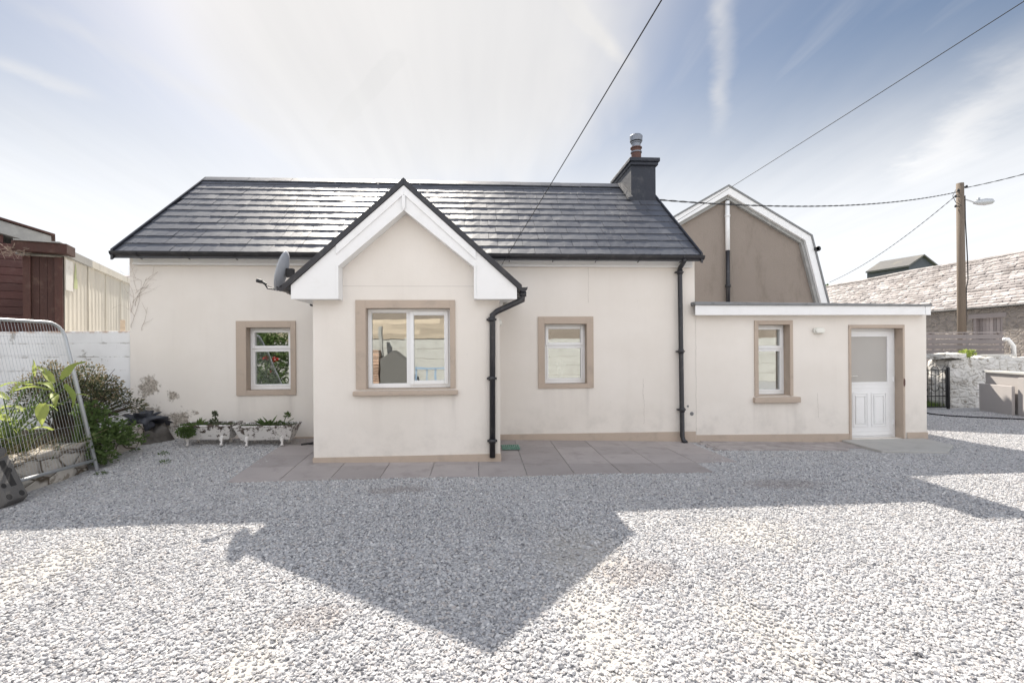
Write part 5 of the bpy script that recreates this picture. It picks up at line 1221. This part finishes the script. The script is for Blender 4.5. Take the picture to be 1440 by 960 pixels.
# ------------------------------------------------------------------ mesh fence panel leaning left
fp0 = Vector((-5.0, -1.69, .11)); fdir = Vector((-.06, -1, 0)).normalized(); up_ = Vector((-.66, .3, 1.93)); LP = 3.4; hgt = up_.length; uu = up_.normalized()
fp = thing('mesh_fence_panel', tuple(fp0), 'galvanised temporary mesh fence panel leaning over the planter at left edge', 'fence panel')
mb = MB(); P = [fp0-uu*.02]; P += [fp0+uu*(hgt-.22)]
for k in range(1, 7): a_ = k*math.pi/12; P.append(fp0+uu*(hgt-.22+.22*math.sin(a_))+fdir*(.22-.22*math.cos(a_)))
P.append(fp0+fdir*(LP-.22)+uu*hgt)
for k in range(1, 7): a_ = k*math.pi/12; P.append(fp0+fdir*(LP-.22+.22*math.sin(a_))+uu*(hgt-.22+.22*math.cos(a_)))
P.append(fp0+fdir*LP-uu*.02); mb.tube(P, .021, 12); mb.tube([fp0+uu*.12, fp0+fdir*LP+uu*.12], .019, 12); mb.build('frame', 'galv', fp, smooth=True)
mb = MB(); nw = 84
for i in range(1, nw):
    t_ = LP*i/nw; top = hgt if t_ > .22 else hgt-.22+math.sqrt(max(0, .22**2-(.22-t_)**2)); top = min(top, hgt if t_ < LP-.22 else hgt-.22+math.sqrt(max(0, .22**2-(t_-LP+.22)**2)))
    mb.tube([fp0+fdir*t_+uu*.12, fp0+fdir*t_+uu*top], .0017, 4)
for z in (.3, .62, .95, 1.28, 1.6, 1.85): mb.tube([fp0+uu*z, fp0+fdir*LP+uu*z], .0018, 4)
mb.build('wire_mesh', 'galv', fp)
# fence foot block
blk = thing('fence_foot', (-5.05, -2.9, 0), 'dark recycled rubber fence foot with holes tilted at lower left edge', 'fence foot')
bd_ = Vector((.12, -1, 0)).normalized(); bs = Vector((bd_.y, -bd_.x, 0)); bs = -bs if bs.x < 0 else bs
o0 = Vector((-5.3, -2.45, .02)); rotm = Vector((0, 0, 1))
mb = MB(); Lb, Wb, Hb = .72, .26, .13; tilt = (bs*.5+Vector((0, 0, -.866))).normalized(); tn = tilt.cross(bd_).normalized(); tn = tn if tn.z > 0 else -tn
Lb = .7; bd_ = Vector((-.42, .0, .9)).normalized(); tilt = Vector((.05, -1, .0)).normalized(); tn = tilt.cross(bd_); tn = tn if tn.x > 0 else -tn; tn.normalize()
c0 = PZ(38, 704, .0)-tn*.08
def bp(a, b, c): return c0+bd_*a+tilt*b+tn*c
holes_ = [(.07, .05, .032), (.07, .2, .032), (.64, .05, .032), (.64, .2, .032), (.2, .2, .028), (.35, .06, .03)]
mb.hexa([bp(0, -.02, 0), bp(Lb, -.02, 0), bp(Lb, Wb+.06, 0), bp(0, Wb+.06, 0), bp(.05, 0, Hb), bp(Lb-.05, 0, Hb), bp(Lb-.05, Wb, Hb), bp(.05, Wb, Hb)])
blo = mb.build('block', 'rubber', blk, bevel=.02)
for a_, b_, r_ in holes_:
    mb = MB(); mb.tube([bp(a_+.03, b_+.02, Hb-.0005), bp(a_+.03, b_+.02, Hb+.0015)], r_, 16); mb.build('hole', 'blackmetal', blk)
mb = MB(); mb.hexa([bp(.2, .08, Hb-.001), bp(.5, .08, Hb-.001), bp(.5, .15, Hb-.001), bp(.2, .15, Hb-.001), bp(.2, .08, Hb+.0015), bp(.5, .08, Hb+.0015), bp(.5, .15, Hb+.0015), bp(.2, .15, Hb+.0015)])
mb.build('slot', 'blackmetal', blk)

# ------------------------------------------------------------------ cast iron troughs with plants
def trough(px0, px1, label, seed):
    random.seed(seed); yb, yfr = -.30, -.70; xa, xb = PY(px0, 600, yfr).x+.01, PY(px1, 600, yfr).x-.01; g = ground_z((xa+xb)/2, -.35)+.01; zt = g+.31; zb = g+.085; ym = (yb+yfr)/2
    t = thing('trough', ((xa+xb)/2, ym, g), label, 'trough', 'old iron troughs used as planters')
    # tapering body: open top, thin walls, ends lean outwards
    def ring(z, e, yw): return [(xa+e, ym-yw, z), (xb-e, ym-yw, z), (xb-e, ym+yw, z), (xa+e, ym+yw, z)]
    O = ring(zb, .075, .1)+ring(zt, 0, .2); I = ring(zb+.02, .09, .085)+ring(zt, .018, .182); mb = MB()
    mb.add(O+I, [(3, 2, 1, 0), (0, 1, 5, 4), (1, 2, 6, 5), (2, 3, 7, 6), (3, 0, 4, 7), (8, 9, 10, 11), (9, 8, 12, 13), (10, 9, 13, 14), (11, 10, 14, 15), (8, 11, 15, 12), (4, 5, 13, 12), (5, 6, 14, 13), (6, 7, 15, 14), (7, 4, 12, 15)])
    mb.tube([ring(zt, 0, .2)[i % 4] for i in range(5)], .012, 8); mb.build('body', 'peel', t, bevel=.006)
    for fx in (.2, .8):
        for sy in (-1, 1):
            x = xa+(xb-xa)*fx; y = ym+sy*.1; m_ = MB(); m_.tube([(x, y, zb+.06), (x-.012, y+sy*.03, zb), (x+.0, y+sy*.03, g+.05), (x, y+sy*.045, g+.02), (x, y+sy*.05, g+.0)], [.035, .028, .014, .02, .03], 8); m_.build('foot', 'peel', t, smooth=True)
    mb = MB(); nx_ = 12; vs = [(xa+.03+(xb-xa-.06)*i/nx_, ym+(-.175+.35*j/4), zt-.02+.02*mnoise.noise(Vector((i*.7+seed, j*.9, 0)))) for j in range(5) for i in range(nx_+1)]
    mb.add(vs, [(j*(nx_+1)+i, j*(nx_+1)+i+1, (j+1)*(nx_+1)+i+1, (j+1)*(nx_+1)+i) for j in range(4) for i in range(nx_)]); mb.build('soil', 'soil', t, smooth=True)
    return t, xa, xb, ym, zt
t1, xa, xb, ym, zt = trough(243, 325, 'left of two peeling white iron troughs, with trailing green moss at its left end', 1)
mb = MB(); leaves(mb, (xa+.2, ym-.14, zt-.02), (.17, .1, .04), 700, .035); leaves(mb, (xa+.2, ym-.24, zt-.09), (.14, .05, .08), 800, .03); tag(mb.build('trailing_moss', 'lily'), 'bright green moss trailing over left end of the left trough', 'plant').data.materials[0] = M['leaf']
def rosette(x, y, z, label, n=9, L=.11, m='leaf', upb=.8, w=.026):
    mb = MB()
    for k in range(n):
        a_ = random.uniform(0, 6.28); d = Vector((math.cos(a_), math.sin(a_)*.6, random.uniform(.3, 1)*upb*1.6)).normalized(); s = d.cross(Vector((0, 1, .2))).normalized(); l = L*random.uniform(.6, 1.2); b0 = Vector((x, y, z-.02))
        mb.add([b0-s*w*.3, b0+s*w*.3, b0+d*l*.55+s*w*.5, b0+d*l*.55-s*w*.5, b0+d*l+Vector((0, 0, -.01))], [(0, 1, 2, 3), (3, 2, 4)], random.random())
    return tag(mb.build('seedling', m), label, 'plant')
def at_t(px): return PY(px, 600, ym).x
rosette(at_t(278), ym, zt, 'spiky green plant standing upright left in the left trough', 7, .2, upb=1.3)
rosette(at_t(287), ym, zt, 'low leafy plant beside the upright one in the left trough', 8, .12)
mb = MB(); xx = at_t(302); mb.tube([(xx, ym, zt-.03), (xx+.005, ym, zt+.15)], .006, 6); leaves(mb, (xx, ym, zt+.15), (.025, .02, .03), 60, .045); leaves(mb, (xx, ym, zt+.03), (.05, .03, .03), 60, .05); tag(mb.build('seedling', 'darkleaf'), 'single dark upright stem at right in the left trough', 'plant')
mb = MB()
for _ in range(300): x = random.uniform(xa+.04, xb-.03); y = ym+random.uniform(-.17, .17); h = random.uniform(.01, .04); mb.add([(x-.004, y, zt-.02), (x+.004, y, zt-.02), (x+random.gauss(0, .01), y, zt+h)], [(0, 1, 2)], random.random())
t2, xa, xb, ym, zt = trough(326, 412, 'right of two peeling white iron troughs, paint most flaked at its right end', 2)
for _ in range(300): x = random.uniform(xa+.04, xb-.03); y = ym+random.uniform(-.17, .17); h = random.uniform(.01, .04); mb.add([(x-.004, y, zt-.02), (x+.004, y, zt-.02), (x+random.gauss(0, .01), y, zt+h)], [(0, 1, 2)], random.random())
tag(mb.build('moss_cover', 'darkleaf'), None, None, kind='stuff')
rosette(at_t(372), ym, zt, 'wide leafy plant at centre of the right trough', 10, .17, w=.035); rosette(at_t(380), ym, zt, 'narrow pale plant beside the wide one in the right trough', 6, .18, upb=1.2)
mb = MB(); xx = at_t(397); mb.tube([(xx, ym, zt-.03), (xx+.05, ym, zt+.1), (xx+.09, ym, zt+.16)], .006, 6); leaves(mb, (xx+.08, ym, zt+.14), (.03, .02, .03), 50, .05); leaves(mb, (xx-.05, ym, zt+.01), (.08, .03, .02), 70, .05); mb.tube([(xx+.05, ym, zt), (xx+.14, ym-.05, zt+.07), (xx+.2, ym-.06, zt+.1)], .005, 6)
tag(mb.build('seedling', 'leaf'), 'slanting stem rising at right end of the right trough', 'plant')
# cable bits by the porch
mb = MB(); q = PZ(440, 622, .14); mb.tube([(-2.3, -.3, .26), (-2.45, -.4, .22), (-2.62, -.45, .17), (-2.8, -.55, .16)], .015, 6); mb.tube([(-2.3, -.42, .22), (-2.5, -.5, .19), (-2.7, -.5, .155)], .012, 6); mb.tube([(-2.32, -.35, .24), (-2.5, -.25, .3), (-2.62, -.4, .16)], .01, 6)
tag(mb.build('loose_cable', 'cable', smooth=True), 'loose black cable ends on gravel between right trough and porch', 'cable')

# ------------------------------------------------------------------ behind the viewer: what the panes reflect
by = -13.5
rf = thing('yard_fence', (0, by, 0), 'concrete panel fence topped with timber boards, reflected in the window panes', 'fence')
for i in range(8):
    x = -16+i*4.4; mb = MB(); mb.box(x-.07, x+.07, by-.03, by+.09, -.1, 2.1); mb.build('post', 'concrete', rf)
mb = MB()
for r_ in range(5): mb.box(-18, 16, by-.02, by+.03, .0+r_*.42, .41+r_*.42, random.random())
mb.build('panel', 'concrete', rf, bevel=.012)
mb = MB()
for r_ in range(4):
    x = -18
    while x < -.2: w = random.uniform(2, 3.4); mb.box(x, x+w-.01, by+.04, by+.07, 2.06+r_*.19, 2.06+r_*.19+.18, random.random()); x += w
mb.build('board', 'wood', rf)
mb = MB()
for r_ in range(16): mb.box(-4.5, -3.62, by+.8, by+1.3, r_*.1, r_*.1+.085, random.random())
tag(mb.build('brick_stack', 'brick', bevel=.006), 'stack of reddish bricks mirrored at left of the porch window', 'bricks')
bs_ = thing('blue_stand', (-3.0, by+1.5, 0), 'blue metal stand mirrored in right pane of the porch window', 'stand')
mb = MB()
for z in (.35, .95): mb.box(-2.3, -1.0, by+1.5, by+1.54, z, z+.06)
for x in (-2.3, -1.9, -1.55, -1.2, -1.05): mb.box(x, x+.05, by+1.46, by+1.5, 0, 1.0)
mb.build('frame', 'blue', bs_)
kn = thing('garden_store', (-3.1, by+.5, 0), 'dark pitched roof garden store mirrored at left of the porch window', 'shed')
mb = MB(); mb.prism([(-3.55, by+.6, 0), (-2.5, by+.6, 0), (-2.5, by+.6, 1.15), (-3.1, by+.6, 1.6), (-3.55, by+.6, 1.3)], (0, .8, 0)); mb.build('wall', 'rubber', kn)
mb = MB(); mb.box(-3.68, -3.56, by+.6, by+.8, 0, 2.5); mb.build('post', 'greyboard', kn)
gs_ = thing('long_shed', (0, by-4, 0), 'long grey shed behind the timber topped fence, mirrored at the top of the window panes', 'shed')
mb = MB(); mb.box(-20, 18, by-8, by-4, -.1, 4.6); mb.build('wall', 'pebbledash', gs_); mb = MB(); mb.box(-20.3, 18.3, by-8.3, by-3.7, 4.601, 4.75); mb.build('roof', 'felt', gs_)
for i, (sx, sy) in enumerate(((-6.9, -7.4), (-9.2, -9.4))):
    t = thing('shrub', (sx, sy, 0), ('green shrub with red flowers mirrored in the left window', 'taller dark shrub mirrored behind the flowering one in the left window')[i], 'shrub'); mb = MB(); m2 = MB(); st = MB()
    for k in range(24): c = Vector((sx+random.gauss(0, .5), sy+random.gauss(0, .3), random.uniform(.3, 2.2+.6*i))); leaves(mb, c, (.4, .4, .35), 230, .14, 2.6)
    for k in range(3): c = Vector((sx+.5+random.gauss(0, .35), sy+.5, random.uniform(.8, 1.7))); leaves(m2, c, (.06, .06, .06), 26, .06, 1.2)
    for k in range(8): st.tube([(sx, sy, 0), (sx+random.gauss(0, .4), sy+random.gauss(0, .3), 1.5)], [.03, .01], 6)
    mb.build('foliage', 'leaf', t); st.build('branch', 'bark', t)
    if i == 0: m2.build('flower', 'red', t)

# ------------------------------------------------------------------ light
sund = Vector((-.268, 1.021, 1.0)).normalized(); el = math.asin(sund.z); az_ = math.atan2(sund.x, sund.y)
sl = bpy.data.lights.new('sun', 'SUN'); sl.energy = 5.0; sl.angle = R(.6); sl.color = (1., .93, .83); so_ = bpy.data.objects.new('sun', sl); col.objects.link(so_); so_.rotation_euler = sund.to_track_quat('Z', 'Y').to_euler()
w = bpy.data.worlds.new('World'); scene.world = w; w.use_nodes = True; w.cycles.sampling_method = 'MANUAL'; w.cycles.sample_map_resolution = 512; k = NT(w.node_tree); bgn = k.n['Background']
sky = k.new('ShaderNodeTexSky', sky_type='NISHITA'); sky.sun_disc = False; sky.sun_elevation = el; sky.sun_rotation = az_; sky.air_density = 1.; sky.dust_density = 1.5; sky.ozone_density = 1.5
tc = k.new('ShaderNodeTexCoord').outputs['Generated']; sep = k.new('ShaderNodeSeparateXYZ'); k.l.new(tc, sep.inputs[0]); X, Y, Z = sep.outputs
zz = k.math('MAXIMUM', k.math('ADD', Z, .08), .02); U = k.math('DIVIDE', X, zz); V = k.math('DIVIDE', Y, zz)
uv = k.new('ShaderNodeCombineXYZ'); k.l.new(U, uv.inputs[0]); k.l.new(V, uv.inputs[1]); uv = uv.outputs[0]
def uvp(px, py):
    x, y, z = ray(px, py); l = math.sqrt(x*x+y*y+z*z); x, y, z = x/l, y/l, z/l; return x/(z+.08), y/(z+.08)
def dotd(px, py):
    d = Vector(ray(px, py)).normalized(); n = k.new('ShaderNodeVectorMath'); n.operation = 'DOT_PRODUCT'; k.l.new(tc, n.inputs[0]); n.inputs[1].default_value = d; return n.outputs['Value']
n1 = k.noise(k.vscale(uv, (1.5, .55, 1), (0, 0, R(25))), 1.3, 4, .6, .6); n2 = k.noise(k.vscale(uv, (5, .6, 1), (0, 0, R(32))), 1.6, 3, .6, .3)
cov = k.math('MULTIPLY', k.maprange(k.math('ADD', dotd(600, 40), k.math('MULTIPLY', k.math('SUBTRACT', n1, .5), .10)),   .895, .985), .95, clamp=True)
cov = k.math('MAXIMUM', cov, k.math('MULTIPLY', k.maprange(k.math('ADD', Z, k.math('MULTIPLY', k.math('SUBTRACT', n1, .5), .08)), .50, .19), .96))
wisps = k.math('MULTIPLY', k.maprange(k.math('ADD', k.math('MULTIPLY', n1, .6), k.math('MULTIPLY', n2, .5)), .45, .8), .26)
cov = k.math('MAXIMUM', cov, k.math('ADD', wisps, k.math('MULTIPLY', k.maprange(Z, .5, .15), .3)))
# unseen cloud added behind the viewer, lights the front wall
cov = k.math('MAXIMUM', cov, k.math('MULTIPLY', k.maprange(Y, .1, -.4), .8))
# contrails
nA = k.math('SUBTRACT', k.noise(uv, 4, 4, .65), .5); nB = k.math('MULTIPLY_ADD', nA, 1.6, .95)
for (pa, pb, wd, st) in (((1019, -60), (1012, 170), .035, .42), ((760, -40), (880, 90), .03, .35), ((1460, 80), (1290, 250), .14, .3), ((545, 95), (470, 180), .03, .5), ((60, 20), (380, 180), .05, .22), ((0, 85), (130, 135), .05, .3)):
    a_, b_ = uvp(*pa), uvp(*pb); dx_, dy_ = b_[0]-a_[0], b_[1]-a_[1]; L_ = math.hypot(dx_, dy_); dx_, dy_ = dx_/L_, dy_/L_
    uu_ = k.math('SUBTRACT', U, a_[0]); vv_ = k.math('SUBTRACT', V, a_[1])
    al = k.math('ADD', k.math('MULTIPLY', uu_, dx_), k.math('MULTIPLY', vv_, dy_)); pe = k.math('ABSOLUTE', k.math('ADD', k.math('SUBTRACT', k.math('MULTIPLY', uu_, dy_), k.math('MULTIPLY', vv_, dx_)), k.math('MULTIPLY', nA, wd*2.2)))
    m_ = k.math('MULTIPLY', k.maprange(pe, wd*1.3, 0.), k.math('MULTIPLY', k.maprange(al, -.25*L_, .1*L_), k.maprange(al, L_*1.25, L_*.7)))
    m_ = k.math('MULTIPLY', m_, k.math('MULTIPLY', nB, st)); cov = k.math('ADD', cov, m_, clamp=True)
skyc = k.mix(1., sky.outputs[0], (.056, .056, .0545), 'MULTIPLY')
# clouds: whiter close to the sun and at the horizon
cl = k.mix(k.maprange(Z, .5, .1), (.46, .455, .455), (.58, .595, .62))
cl = k.mix(1., cl, k.mix(k.math('MULTIPLY_ADD', n2, .6, k.math('MULTIPLY', n1, .4)), (.88, .885, .895), (1.12, 1.115, 1.10)), 'MULTIPLY')
cl = k.mix(k.maprange(Y, .2, -.4), cl, (.92, .94, .99))  # unseen rear cloud brightened as fill for the house front
fin = k.mix(cov, skyc, cl); k.l.new(fin, bgn.inputs['Color']); bgn.inputs['Strength'].default_value = 1.

scene.view_settings.view_transform = 'Standard'; scene.view_settings.look = 'None'; scene.view_settings.exposure = .85; scene.view_settings.gamma = 1
scene.render.engine = 'CYCLES'; scene.cycles.max_bounces = 5; scene.cycles.diffuse_bounces = 3; scene.cycles.glossy_bounces = 3; scene.cycles.transparent_max_bounces = 12
for o in list(bpy.data.objects):
    if '_o' in o: del o['_o']
